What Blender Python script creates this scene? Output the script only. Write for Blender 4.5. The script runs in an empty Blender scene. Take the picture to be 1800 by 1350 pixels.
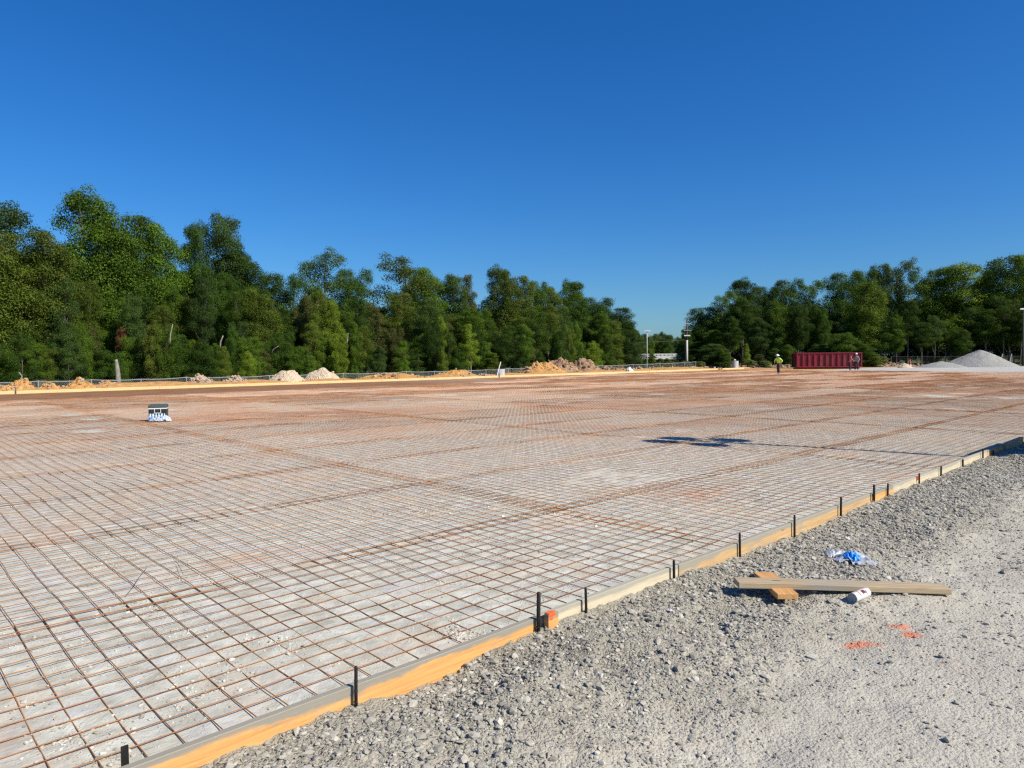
import bpy, math, random
import numpy as np
from mathutils import Vector, Matrix

random.seed(7)
RNG = np.random.default_rng(11)
SC = bpy.context.scene
COL = SC.collection

# ------------------------------------------------------------------ camera
# world: X runs along the near form board, Y runs away from it across the pad
F_PX, PITCH, ROLL, YAW, CAMZ = 1230.99, 0.038, -0.0073, 0.8129, 1.666
_fw0 = Vector((math.cos(YAW), math.sin(YAW), 0)); _rt0 = Vector((math.sin(YAW), -math.cos(YAW), 0))
_fw = _fw0 * math.cos(PITCH) + Vector((0, 0, -math.sin(PITCH)))
_up0 = _fw0 * math.sin(PITCH) + Vector((0, 0, math.cos(PITCH)))
_cr, _sr = math.cos(ROLL), math.sin(ROLL)
_right = _rt0 * _cr + _up0 * _sr
_up = _up0 * _cr - _rt0 * _sr
cam_d = bpy.data.cameras.new('camera'); cam = bpy.data.objects.new('camera', cam_d); COL.objects.link(cam)
m = Matrix((_right, _up, -_fw)).transposed().to_4x4(); m.translation = Vector((0, 0, CAMZ)); cam.matrix_world = m
cam_d.sensor_width = 36; cam_d.lens = F_PX / 1800 * 36; cam_d.clip_start = 0.05; cam_d.clip_end = 6000
SC.camera = cam

# ------------------------------------------------------------------ sky and sun
SUN_EL = math.radians(42); SUN_AZ = math.radians(-75)      # azimuth of the sun in the XY plane
sdir = Vector((math.cos(SUN_AZ) * math.cos(SUN_EL), math.sin(SUN_AZ) * math.cos(SUN_EL), math.sin(SUN_EL)))
w = bpy.data.worlds.new('World'); SC.world = w; w.use_nodes = True
nt = w.node_tree; nt.nodes.clear()
out = nt.nodes.new('ShaderNodeOutputWorld'); bg = nt.nodes.new('ShaderNodeBackground'); sky = nt.nodes.new('ShaderNodeTexSky')
sky.sky_type = 'NISHITA'; sky.sun_disc = False; sky.sun_elevation = SUN_EL
sky.sun_rotation = math.atan2(sdir.x, sdir.y)
sky.altitude = 300; sky.air_density = 1.2; sky.dust_density = 0.6; sky.ozone_density = 8.0
hsv = nt.nodes.new('ShaderNodeHueSaturation'); hsv.inputs['Saturation'].default_value = 1.22
grade = nt.nodes.new('ShaderNodeMix'); grade.data_type = 'RGBA'; grade.blend_type = 'MULTIPLY'; grade.inputs[0].default_value = 1; grade.inputs[7].default_value = (0.48, 0.70, 0.90, 1)
nt.links.new(sky.outputs[0], hsv.inputs['Color']); nt.links.new(hsv.outputs[0], grade.inputs[6]); nt.links.new(grade.outputs[2], bg.inputs[0]); nt.links.new(bg.outputs[0], out.inputs[0])
bg.inputs[1].default_value = 0.105
sun_d = bpy.data.lights.new('sun', 'SUN'); sun_d.energy = 5.0; sun_d.angle = math.radians(0.5); sun_d.color = (1.0, 0.93, 0.81)
sun = bpy.data.objects.new('sun', sun_d); COL.objects.link(sun)
sun.rotation_euler = sdir.to_track_quat('Z', 'Y').to_euler(); sun.location = (20, -20, 30)
SC.view_settings.view_transform = 'Standard'; SC.view_settings.look = 'None'
SC.view_settings.exposure = 0.35; SC.view_settings.gamma = 1.0
SC.cycles.use_denoising = False
SC.cycles.max_bounces = 6; SC.cycles.diffuse_bounces = 3; SC.cycles.transparent_max_bounces = 12
SC.cycles.filter_width = 1.3

# ------------------------------------------------------------------ helpers
def ray(x, y):
    X = (x - 900) / F_PX; Y = (y - 675) / F_PX
    return _fw + _right * X - _up * Y
def hit(x, y, z=0.0):
    """point at height z seen at photo pixel x, y"""
    d = ray(x, y); t = (z - CAMZ) / d.z
    return Vector((d.x * t, d.y * t, z))
def far(x, Z, z=0.0):
    """point at depth Z in image column x, at height z"""
    X = (x - 900) / F_PX
    p = _fw0 * Z + _rt0 * (X * Z)
    return Vector((p.x, p.y, z))
def hor(x): return 634.76 - 0.0073 * x
def zat(x, y, Z): return CAMZ - (y - hor(x)) / F_PX * Z

def tag(o, label=None, cat=None, group=None, kind=None):
    if label: o['label'] = label
    if cat: o['category'] = cat
    if group: o['group'] = group
    if kind: o['kind'] = kind
    return o
def empty(name, loc=(0, 0, 0), rz=0.0):
    o = bpy.data.objects.new(name, None); COL.objects.link(o); o.location = loc; o.rotation_euler = (0, 0, rz); return o
def link(name, me, mat=None, parent=None, smooth=False, keep=False):
    if mat is not None and len(me.materials) == 0: me.materials.append(mat)
    if smooth: me.shade_smooth()
    elif not keep: me.shade_flat()
    o = bpy.data.objects.new(name, me); COL.objects.link(o)
    if parent: o.parent = parent
    return o
def npmesh(name, V, Fc):
    """V (n,3), Fc (m,k) uniform polygons"""
    V = np.asarray(V, dtype=np.float32); Fc = np.asarray(Fc, dtype=np.int32)
    me = bpy.data.meshes.new(name)
    me.vertices.add(len(V)); me.vertices.foreach_set('co', V.ravel())
    n, k = Fc.shape
    me.loops.add(n * k); me.loops.foreach_set('vertex_index', Fc.ravel())
    me.polygons.add(n); me.polygons.foreach_set('loop_start', np.arange(0, n * k, k, dtype=np.int32))
    me.update(calc_edges=True); me.validate()
    return me

def fixn(me):
    import bmesh
    b_ = bmesh.new(); b_.from_mesh(me); bmesh.ops.recalc_face_normals(b_, faces=b_.faces); b_.to_mesh(me); b_.free(); me.update()

class MB:
    """collects simple solids into one mesh"""
    def __init__(s): s.v = []; s.f = []
    def quad_box(s, pts):
        b = len(s.v); s.v += [tuple(p) for p in pts]
        for f in ((0, 3, 2, 1), (4, 5, 6, 7), (0, 1, 5, 4), (1, 2, 6, 5), (2, 3, 7, 6), (3, 0, 4, 7)): s.f.append(tuple(b + i for i in f))
    def box(s, c, size, M=None, taper=1.0):
        x, y, z = size[0] / 2, size[1] / 2, size[2] / 2; pts = []
        for dz, t in ((-z, 1), (z, taper)):
            for dx, dy in ((-x, -y), (x, -y), (x, y), (-x, y)):
                p = Vector((dx * t, dy * t, dz))
                if M is not None: p = M @ p
                pts.append(p + Vector(c))
        s.quad_box(pts)
    def tube(s, path, radii, n=8, cap=True):
        path = [Vector(p) for p in path]
        if not isinstance(radii, (list, tuple)): radii = [radii] * len(path)
        rings = []
        for i, p in enumerate(path):
            a = path[max(i - 1, 0)]; b = path[min(i + 1, len(path) - 1)]
            d = (b - a).normalized() if (b - a).length > 1e-9 else Vector((0, 0, 1))
            u = d.orthogonal().normalized() if i == 0 else (u - d * u.dot(d)).normalized()
            v = d.cross(u); base = len(s.v)
            for k in range(n):
                t = 2 * math.pi * k / n
                s.v.append(tuple(p + (u * math.cos(t) + v * math.sin(t)) * radii[i]))
            rings.append(base)
        for a, b in zip(rings, rings[1:]):
            for k in range(n): s.f.append((a + k, a + (k + 1) % n, b + (k + 1) % n, b + k))
        if cap:
            s.f.append(tuple(rings[0] + k for k in reversed(range(n)))); s.f.append(tuple(rings[-1] + k for k in range(n)))
    def lathe(s, prof, n=24, M=None):
        base = len(s.v)
        for r, z in prof:
            for k in range(n):
                t = 2 * math.pi * k / n; p = Vector((r * math.cos(t), r * math.sin(t), z))
                if M is not None: p = M @ p
                s.v.append(tuple(p))
        for i in range(len(prof) - 1):
            a = base + i * n; b = a + n
            for k in range(n): s.f.append((a + k, a + (k + 1) % n, b + (k + 1) % n, b + k))
    def build(s, name, mat, parent=None, smooth=False, bevel=0):
        me = bpy.data.meshes.new(name); me.from_pydata(s.v, [], s.f); me.update()
        o = link(name, me, mat, parent, smooth)
        if bevel:
            b = o.modifiers.new('bevel', 'BEVEL'); b.width = bevel; b.segments = 2; b.limit_method = 'ANGLE'
        return o

# value noise ------------------------------------------------------
def _h(i, j, seed):
    n = (i.astype(np.int64) * 374761393 + j.astype(np.int64) * 668265263 + seed * 974634777) & 0xffffffff
    n = ((n ^ (n >> 13)) * 1274126177) & 0xffffffff
    return ((n ^ (n >> 16)) & 0xffffff) / float(0xffffff)
def vnoise(x, y, seed=0):
    xi = np.floor(x); yi = np.floor(y); fx = x - xi; fy = y - yi
    fx = fx * fx * (3 - 2 * fx); fy = fy * fy * (3 - 2 * fy)
    a = _h(xi, yi, seed); b = _h(xi + 1, yi, seed); c = _h(xi, yi + 1, seed); d = _h(xi + 1, yi + 1, seed)
    return (a * (1 - fx) + b * fx) * (1 - fy) + (c * (1 - fx) + d * fx) * fy - 0.5
def fbm(x, y, seed=0, oct=4, gain=0.5):
    s = 0; a = 1
    for o in range(oct):
        s = s + a * vnoise(x * 2 ** o + 17.3 * o, y * 2 ** o - 9.1 * o, seed + o); a *= gain
    return s
def sstep(a, b, x):
    t = np.clip((np.asarray(x, dtype=float) - a) / (b - a), 0, 1); return t * t * (3 - 2 * t)
def grid_mesh(name, xs, ys, zf):
    X, Y = np.meshgrid(xs, ys, indexing='ij'); Z = zf(X, Y)
    V = np.stack([X, Y, Z], -1).reshape(-1, 3); nx, ny = len(xs), len(ys)
    i = np.arange(nx - 1)[:, None] * ny + np.arange(ny - 1)[None, :]
    Fc = np.stack([i, i + ny, i + ny + 1, i + 1], -1).reshape(-1, 4)
    return npmesh(name, V, Fc)
def graded(a, b, f):
    o = [a]
    while o[-1] < b: o.append(o[-1] + f(o[-1]))
    o[-1] = b; return np.array(o)

# ------------------------------------------------------------------ materials
class N:
    def __init__(s, name):
        s.m = bpy.data.materials.new(name); s.m.use_nodes = True; s.t = s.m.node_tree
        s.b = s.t.nodes['Principled BSDF']; s.o = s.t.nodes['Material Output']
        s.pos = s.t.nodes.new('ShaderNodeNewGeometry').outputs['Position']
    def n(s, k, **kw):
        x = s.t.nodes.new(k)
        for a, v in kw.items(): setattr(x, a, v)
        return x
    def l(s, a, b): s.t.links.new(a, b)
    def val(s, inp, v):
        if hasattr(v, 'is_output') or isinstance(v, bpy.types.NodeSocket): s.l(v, inp)
        else: inp.default_value = v
    def noise(s, scale, detail=4, rough=0.5, vec=None, dist=0.0):
        x = s.n('ShaderNodeTexNoise'); x.inputs['Scale'].default_value = scale; x.inputs['Detail'].default_value = detail
        x.inputs['Roughness'].default_value = rough; x.inputs['Distortion'].default_value = dist
        s.l(vec or s.pos, x.inputs['Vector']); return x.outputs['Fac']
    def vor(s, scale, vec=None, out='Distance', feature='F1'):
        x = s.n('ShaderNodeTexVoronoi', feature=feature); x.inputs['Scale'].default_value = scale
        s.l(vec or s.pos, x.inputs['Vector']); return x.outputs[out]
    def math(s, op, a, b=0.5, c=None, clamp=False):
        x = s.n('ShaderNodeMath', operation=op, use_clamp=clamp); s.val(x.inputs[0], a); s.val(x.inputs[1], b)
        if c is not None: s.val(x.inputs[2], c)
        return x.outputs[0]
    def ramp(s, fac, stops):
        x = s.n('ShaderNodeValToRGB'); s.l(fac, x.inputs[0]); e = x.color_ramp.elements
        while len(e) < len(stops): e.new(0.5)
        for q, (p, c) in zip(e, stops):
            q.position = p; q.color = (*c, 1) if len(c) == 3 else c
        return x.outputs[0]
    def mix(s, fac, a, b, mode='MIX'):
        x = s.n('ShaderNodeMix', data_type='RGBA', blend_type=mode, clamp_factor=True)
        s.val(x.inputs[0], fac)
        for i, v in ((6, a), (7, b)):
            if isinstance(v, tuple): v = (*v, 1) if len(v) == 3 else v
            s.val(x.inputs[i], v)
        return x.outputs[2]
    def mapr(s, v, a, b, c=0.0, d=1.0):
        x = s.n('ShaderNodeMapRange'); s.l(v, x.inputs[0])
        for i, q in enumerate((a, b, c, d)): x.inputs[i + 1].default_value = q
        return x.outputs[0]
    def sep(s, v=None):
        x = s.n('ShaderNodeSeparateXYZ'); s.l(v or s.pos, x.inputs[0]); return x.outputs
    def scale(s, v, sc):
        x = s.n('ShaderNodeMapping'); x.inputs['Scale'].default_value = sc; s.l(v, x.inputs[0]); return x.outputs[0]
    def objco(s):
        return s.n('ShaderNodeTexCoord').outputs['Object']
    def bump(s, h, strength=0.5, dist=0.01, prev=None):
        x = s.n('ShaderNodeBump'); x.inputs['Strength'].default_value = strength; x.inputs['Distance'].default_value = dist
        s.l(h, x.inputs['Height'])
        if prev is not None: s.l(prev, x.inputs['Normal'])
        return x.outputs[0]
    def fin(s, col=None, rough=0.8, normal=None, metal=0.0, spec=0.3):
        if col is not None:
            if isinstance(col, tuple): s.b.inputs['Base Color'].default_value = (*col, 1)
            else: s.l(col, s.b.inputs['Base Color'])
        s.val(s.b.inputs['Roughness'], rough); s.b.inputs['Metallic'].default_value = metal
        s.b.inputs['Specular IOR Level'].default_value = spec
        if normal is not None: s.l(normal, s.b.inputs['Normal'])
        return s.m

def plain(name, col, rough=0.7, var=0.12, scale=8, metal=0.0, spec=0.3, dirt=None):
    q = N(name); oc = q.objco(); nz = q.noise(scale, 5, 0.6, oc)
    a = tuple(c * (1 - var) for c in col); b = tuple(min(1, c * (1 + var)) for c in col)
    c = q.ramp(nz, [(0.3, a), (0.7, b)])
    if dirt is not None:
        d = q.mapr(q.noise(scale * 0.35, 6, 0.7, oc), 0.52, 0.7); c = q.mix(d, c, dirt)
    return q.fin(c, rough, q.bump(nz, 0.15, 0.01), metal, spec)

def paint_mask(q):
    """two sprayed strokes on the gravel, set out in metres on the ground"""
    xyz = q.sep(); nz = q.noise(14, 5, 0.8); m_ = None
    P = [(hit(1513, 1130), 0.125, 0.050), (hit(1605, 1113), 0.065, 0.060), (hit(1583, 1100), 0.080, 0.040)]
    for c, a, b in P:
        dx = q.math('SUBTRACT', xyz[0], c.x); dy = q.math('SUBTRACT', xyz[1], c.y)
        ca, sa = _rt0.x, _rt0.y
        u = q.math('ADD', q.math('MULTIPLY', dx, ca), q.math('MULTIPLY', dy, sa))
        v = q.math('SUBTRACT', q.math('MULTIPLY', dy, ca), q.math('MULTIPLY', dx, sa))
        u = q.math('DIVIDE', u, a); v = q.math('DIVIDE', v, b)
        r = q.math('SQRT', q.math('ADD', q.math('MULTIPLY', u, u), q.math('MULTIPLY', v, v)))
        r = q.math('ADD', r, q.math('MULTIPLY', q.math('SUBTRACT', nz, 0.5), 3.2))
        k = q.mapr(r, 1.0, 0.55)
        m_ = k if m_ is None else q.math('MAXIMUM', m_, k)
    return m_

GR1, GR2, GR3 = (0.19, 0.172, 0.128), (0.33, 0.302, 0.235), (0.49, 0.458, 0.375)
def gravel_color(q):
    big = q.noise(0.9, 4, 0.6); mid = q.noise(7, 4, 0.6); fine = q.vor(75, out='Color')
    bw = q.n('ShaderNodeRGBToBW'); q.l(fine, bw.inputs[0])
    t = q.math('ADD', q.math('MULTIPLY', big, 0.55), q.math('MULTIPLY', mid, 0.35)); t = q.math('ADD', t, q.math('MULTIPLY', bw.outputs[0], 0.16))
    c = q.ramp(t, [(0.33, GR1), (0.52, GR2), (0.78, GR3)])
    # fines worn pale away from the form board
    xyz = q.sep(); dist = q.math('SUBTRACT', 2.5, xyz[1])
    rel = q.math('SUBTRACT', dist, q.math('MULTIPLY', q.math('SUBTRACT', q.noise(1.6, 3), 0.5), 1.2))
    fines = q.mapr(rel, 0.1, 1.1)
    c = q.mix(q.math('MULTIPLY', fines, 0.62), c, (0.495, 0.462, 0.385))
    wm = q.mapr(q.noise(1.3, 4, 0.6, dist=0.6), 0.55, 0.72)
    c = q.mix(q.math('MULTIPLY', wm, 0.35), c, (0.42, 0.34, 0.27))
    return q.mix(q.math('MULTIPLY', paint_mask(q), 0.62), c, (0.66, 0.15, 0.05)), fines

def mat_gravel():
    q = N('crushed_gravel'); c, fines = gravel_color(q)
    h1 = q.vor(55); h2 = q.vor(120); h3 = q.noise(30, 6, 0.7)
    h = q.math('ADD', q.math('MULTIPLY', h1, 0.9), q.math('MULTIPLY', h2, 0.45)); h = q.math('SUBTRACT', q.math('MULTIPLY', h3, 1.0), h)
    h = q.math('MULTIPLY', h, q.mapr(fines, 0, 1, 1, 0.42))
    return q.fin(c, 0.95, q.bump(h, 0.8, 0.018), spec=0.1)
def mat_stone():
    q = N('stone_chips'); g = q.t.nodes[[x.name for x in q.t.nodes if x.bl_idname == 'ShaderNodeNewGeometry'][0]]
    r = g.outputs['Random Per Island']
    c = q.ramp(r, [(0.0, (0.17, 0.16, 0.13)), (0.35, (0.30, 0.275, 0.212)), (0.85, (0.42, 0.388, 0.308)), (1.0, (0.57, 0.54, 0.45))])
    c = q.mix(0.25, c, q.ramp(q.noise(60, 4, 0.6), [(0.3, (0.25, 0.24, 0.22)), (0.7, (0.5, 0.49, 0.46))]))
    c = q.mix(q.math('MULTIPLY', paint_mask(q), 0.62), c, (0.66, 0.15, 0.05))
    return q.fin(c, 0.9, q.bump(q.noise(160, 3), 0.4, 0.003), spec=0.15)

def mat_pad():
    q = N('dusty_vapour_sheet'); xyz = q.sep()
    st = q.scale(q.pos, (1.0, 1.35, 1.0))
    cloud = q.noise(0.5, 5, 0.62, dist=0.4); fine = q.noise(5, 6, 0.68, st)
    c = q.ramp(fine, [(0.30, (0.33, 0.315, 0.25)), (0.50, (0.485, 0.47, 0.385)), (0.70, (0.64, 0.63, 0.535))])
    blue = q.mapr(q.noise(2.3, 4, 0.6), 0.5, 0.68); c = q.mix(q.math('MULTIPLY', blue, 0.35), c, (0.50, 0.51, 0.56))
    tan = q.mapr(q.noise(1.4, 5, 0.65, dist=0.5), 0.50, 0.66); c = q.mix(q.math('MULTIPLY', tan, 0.55), c, (0.53, 0.43, 0.31))
    # red soil tracked over the sheet, more of it far along the pad
    farA = q.mapr(q.math('ADD', q.math('MULTIPLY', xyz[0], 0.7), xyz[1]), 16, 52)
    pat = q.noise(0.16, 6, 0.62, q.scale(q.pos, (1.0, 1.0, 1.0)), dist=0.8)
    soil = q.mapr(q.math('ADD', pat, q.math('MULTIPLY', farA, 0.17)), 0.53, 0.66)
    c = q.mix(q.math('MULTIPLY', soil, 0.7), c, (0.50, 0.29, 0.18))
    band = q.mapr(q.math('ADD', xyz[1], q.math('MULTIPLY', q.math('SUBTRACT', cloud, 0.5), 3.0)), 34.8, 35.6)
    band = q.math('MULTIPLY', band, q.mapr(xyz[0], 46, 26))
    c = q.mix(band, c, q.ramp(q.noise(0.7, 5, 0.65), [(0.3, (0.20, 0.095, 0.042)), (0.7, (0.30, 0.155, 0.075))]))
    spk = q.mapr(q.math('ADD', q.vor(38), q.math('MULTIPLY', q.noise(2.2, 4, 0.7), 0.9)), 0.62, 0.52)
    c = q.mix(q.math('MULTIPLY', spk, 0.55), c, (0.66, 0.63, 0.54))
    h = q.math('ADD', q.math('ADD', q.noise(4, 6, 0.7, dist=1.2), q.math('MULTIPLY', q.noise(28, 4, 0.6), 0.25)), q.math('MULTIPLY', spk, 0.35))
    return q.fin(c, 0.75, q.bump(h, 0.55, 0.03), spec=0.2)

def mat_ground():
    q = N('site_soil'); xyz = q.sep(); g, _ = gravel_color(q)
    n1 = q.noise(0.35, 6, 0.65); n2 = q.noise(3.0, 5, 0.65)
    soil = q.ramp(n2, [(0.3, (0.36, 0.18, 0.065)), (0.55, (0.52, 0.29, 0.115)), (0.75, (0.62, 0.40, 0.20))])
    gl = q.mix(n1, (0.36, 0.35, 0.32), (0.52, 0.505, 0.46))
    wn = q.math('MULTIPLY', q.math('SUBTRACT', n1, 0.5), 6.0)
    lot = q.mapr(q.math('ADD', q.math('SUBTRACT', xyz[1], q.math('MULTIPLY', q.math('SUBTRACT', xyz[0], 77), 0.0)), wn), 34.5, 32.5)   # grey lot right of the soil
    lot = q.math('MULTIPLY', lot, q.mapr(q.math('ADD', xyz[0], q.math('MULTIPLY', wn, 0.1)), 76.6, 77.4))
    near = q.mapr(xyz[1], 3.05, 2.95)
    grass = q.ramp(n2, [(0.3, (0.05, 0.07, 0.02)), (0.7, (0.12, 0.12, 0.05))])
    away = q.math('MAXIMUM', q.mapr(q.math('ADD', xyz[1], wn), 50.5, 53), q.mapr(q.math('ADD', q.math('ADD', q.math('MULTIPLY', xyz[0], 0.70), q.math('MULTIPLY', xyz[1], 0.72)), wn), 93, 97))
    c = q.mix(lot, soil, gl); c = q.mix(away, c, grass); c = q.mix(near, c, g)
    return q.fin(c, 0.95, q.bump(q.noise(5, 6, 0.7), 0.8, 0.08), spec=0.1)

def mat_soil(name, a, b, c_, sc=4):
    q = N(name); n2 = q.noise(sc, 6, 0.7); n1 = q.vor(sc * 3)
    c = q.ramp(n2, [(0.3, a), (0.52, b), (0.75, c_)])
    h = q.math('SUBTRACT', n2, q.math('MULTIPLY', n1, 0.5))
    return q.fin(c, 0.95, q.bump(h, 0.9, 0.12), spec=0.1)

def mat_wood(name, base, dark, grey=None, greyamt=0.0, knots=True, top=None):
    """grain runs along the object's own x axis; grey = weathered patches"""
    q = N(name); oc = q.objco()
    inf = q.n('ShaderNodeObjectInfo').outputs['Random']
    off = q.n('ShaderNodeVectorMath', operation='ADD'); q.l(oc, off.inputs[0])
    cmb = q.n('ShaderNodeCombineXYZ'); q.l(q.math('MULTIPLY', inf, 37.0), cmb.inputs[0]); q.l(cmb.outputs[0], off.inputs[1])
    v = off.outputs[0]
    gr = q.noise(6, 6, 0.65, q.scale(v, (0.35, 9, 9)), dist=0.8)
    c = q.ramp(gr, [(0.3, dark), (0.55, base), (0.8, tuple(min(1, x * 1.18) for x in base))])
    if knots:
        kn = q.mapr(q.vor(2.3, q.scale(v, (1, 3.2, 3.2))), 0.10, 0.05); c = q.mix(q.math('MULTIPLY', kn, 0.75), c, tuple(x * 0.35 for x in dark))
    if grey is not None:
        gp = q.math('ADD', q.noise(2.2, 6, 0.7, q.scale(v, (0.8, 3, 3))), greyamt)
        if top is not None:
            z = q.sep(oc)[2]; gp = q.math('ADD', gp, q.mapr(z, top - 0.045, top - 0.003, -0.10, 0.30))
        c = q.mix(q.mapr(gp, 0.5, 0.66), c, q.mix(gr, tuple(x * 0.8 for x in grey), grey))
    fl = q.mapr(q.noise(90, 3, 0.7, v), 0.60, 0.72); c = q.mix(q.math('MULTIPLY', fl, 0.45), c, (0.42, 0.40, 0.36))
    return q.fin(c, 0.8, q.bump(gr, 0.3, 0.004), spec=0.2)

def leaf_mat(name, dark, light, yellow=None):
    q = N(name); g = [x for x in q.t.nodes if x.bl_idname == 'ShaderNodeNewGeometry'][0]
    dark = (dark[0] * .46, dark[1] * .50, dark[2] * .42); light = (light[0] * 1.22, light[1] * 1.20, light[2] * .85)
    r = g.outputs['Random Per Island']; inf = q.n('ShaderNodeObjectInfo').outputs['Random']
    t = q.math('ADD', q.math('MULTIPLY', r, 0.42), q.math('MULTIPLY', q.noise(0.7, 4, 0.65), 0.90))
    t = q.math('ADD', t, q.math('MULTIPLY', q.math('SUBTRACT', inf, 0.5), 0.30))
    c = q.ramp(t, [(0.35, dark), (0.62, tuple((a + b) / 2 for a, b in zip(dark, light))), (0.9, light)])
    if yellow is not None: c = q.mix(q.math('MULTIPLY', q.mapr(q.noise(0.5, 4, 0.6), 0.55, 0.68), 0.6), c, yellow)
    q.fin(c, 0.7, spec=0.12)
    tr = q.n('ShaderNodeBsdfTranslucent'); q.l(q.mix(0.5, c, (0.30, 0.42, 0.04), 'MIX'), tr.inputs[0])
    mx = q.n('ShaderNodeMixShader'); mx.inputs[0].default_value = 0.18
    q.l(q.b.outputs[0], mx.inputs[1]); q.l(tr.outputs[0], mx.inputs[2]); q.l(mx.outputs[0], q.o.inputs[0])
    return q.m

M = {}
qs = N('pale_chips'); M['stone2'] = qs.fin(qs.ramp([x for x in qs.t.nodes if x.bl_idname == 'ShaderNodeNewGeometry'][0].outputs['Random Per Island'], [(0.0, (0.30, 0.27, 0.21)), (0.6, (0.49, 0.46, 0.385)), (1.0, (0.62, 0.60, 0.53))]), 0.9, spec=.1)
M['gravel'] = mat_gravel(); M['stone'] = mat_stone(); M['pad'] = mat_pad(); M['ground'] = mat_ground()
q = N('rusty_wire'); nz = q.noise(9, 5, 0.7); nb = q.noise(0.35, 3, 0.6)
_rc = (q.mix(q.mapr(nb, 0.45, 0.65), q.ramp(nz, [(0.3, (0.17, 0.075, 0.034)), (0.6, (0.34, 0.160, 0.070)), (0.8, (0.50, 0.27, 0.12))]),
                        q.ramp(nz, [(0.3, (0.25, 0.11, 0.04)), (0.6, (0.48, 0.23, 0.09)), (0.8, (0.62, 0.34, 0.15))])))
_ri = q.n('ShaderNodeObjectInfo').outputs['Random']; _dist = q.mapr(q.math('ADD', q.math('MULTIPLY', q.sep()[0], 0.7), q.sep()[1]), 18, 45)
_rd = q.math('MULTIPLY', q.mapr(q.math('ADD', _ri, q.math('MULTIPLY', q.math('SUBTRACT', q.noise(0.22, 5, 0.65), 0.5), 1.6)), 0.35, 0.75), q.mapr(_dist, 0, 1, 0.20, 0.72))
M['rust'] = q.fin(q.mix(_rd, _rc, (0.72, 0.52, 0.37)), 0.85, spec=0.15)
M['steel'] = plain('dark_steel', (0.035, 0.032, 0.03), 0.55, 0.3, 30, 0.6, dirt=(0.12, 0.06, 0.03))
M['wood_new'] = mat_wood('fresh_form_lumber', (0.70, 0.37, 0.125), (0.50, 0.24, 0.075), (0.32, 0.29, 0.23), 0.03, top=0.15)
M['wood_mix'] = mat_wood('stained_form_lumber', (0.56, 0.37, 0.18), (0.38, 0.24, 0.11), (0.36, 0.325, 0.25), 0.08, top=0.15)
M['wood_pale'] = mat_wood('pale_form_lumber', (0.60, 0.52, 0.36), (0.45, 0.38, 0.25), (0.42, 0.39, 0.30), 0.0, top=0.15)
M['wood_far'] = mat_wood('yellow_form_lumber', (0.78, 0.54, 0.25), (0.60, 0.38, 0.16), (0.55, 0.45, 0.32), -0.05)
M['wood_grey'] = mat_wood('weathered_plank_wood', (0.44, 0.34, 0.21), (0.30, 0.22, 0.13), (0.36, 0.32, 0.25), 0.02)
M['wood_blk'] = mat_wood('cut_block_wood', (0.60, 0.33, 0.13), (0.38, 0.18, 0.06), None, knots=False)
M['soil'] = mat_soil('orange_soil', (0.36, 0.17, 0.05), (0.54, 0.29, 0.095), (0.66, 0.41, 0.18))
M['soil_brown'] = mat_soil('brown_rubble_soil', (0.20, 0.12, 0.07), (0.36, 0.23, 0.14), (0.52, 0.40, 0.28))
M['sand'] = mat_soil('pale_sand', (0.42, 0.33, 0.22), (0.58, 0.47, 0.33), (0.68, 0.58, 0.44))
M['rubble'] = mat_soil('pale_rubble', (0.30, 0.22, 0.16), (0.46, 0.35, 0.25), (0.62, 0.54, 0.44))
M['gravelpile'] = mat_soil('grey_gravel_heap', (0.27, 0.26, 0.235), (0.37, 0.36, 0.325), (0.47, 0.46, 0.42), 6)
M['concrete'] = plain('concrete_riser', (0.42, 0.42, 0.41), 0.85, 0.15, 5)
M['white'] = plain('white_plastic', (0.62, 0.61, 0.59), 0.45, 0.05, 10)
M['film'] = plain('white_film', (0.46, 0.50, 0.56), 0.35, 0.08, 20)
M['blue'] = plain('blue_print', (0.03, 0.28, 0.78), 0.4, 0.2, 30)
M['black'] = plain('black_plastic', (0.022, 0.028, 0.028), 0.45, 0.2, 12, dirt=(0.07, 0.07, 0.06))
M['lid'] = plain('grey_green_lid', (0.06, 0.075, 0.07), 0.55, 0.15, 12)
M['maroon'] = plain('maroon_painted_steel', (0.20, 0.018, 0.030), 0.5, 0.25, 1.6, dirt=(0.17, 0.05, 0.04))
M['maroon_dk'] = plain('dark_maroon_steel', (0.13, 0.018, 0.024), 0.55, 0.25, 2.0, dirt=(0.07, 0.03, 0.025))
M['galv'] = plain('galvanised_steel', (0.34, 0.355, 0.36), 0.5, 0.15, 6, 0.2)
M['pole'] = plain('weathered_pole', (0.46, 0.44, 0.40), 0.8, 0.15, 3)
M['pole_dk'] = plain('dark_pole', (0.10, 0.085, 0.075), 0.85, 0.2, 3)
M['orange'] = plain('orange_marker', (0.85, 0.13, 0.03), 0.6, 0.1, 20)
M['red'] = plain('red_cone', (0.50, 0.05, 0.06), 0.6, 0.1, 20)
M['hivis'] = plain('hi_vis_cloth', (0.60, 0.85, 0.12), 0.8, 0.1, 12)
M['vest'] = plain('orange_vest_cloth', (0.55, 0.14, 0.09), 0.8, 0.2, 12)
M['denim'] = plain('dark_work_trousers', (0.045, 0.045, 0.055), 0.9, 0.2, 12)
M['brown'] = plain('brown_work_trousers', (0.09, 0.05, 0.035), 0.9, 0.2, 12)
M['grey_cl'] = plain('grey_shirt_cloth', (0.28, 0.27, 0.28), 0.9, 0.35, 14)
M['skin'] = plain('skin', (0.36, 0.18, 0.11), 0.6, 0.06, 10)
M['hat'] = plain('white_hard_hat', (0.82, 0.80, 0.76), 0.35, 0.03, 10)
M['boot'] = plain('tan_boot', (0.32, 0.22, 0.13), 0.8, 0.2, 20)
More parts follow.
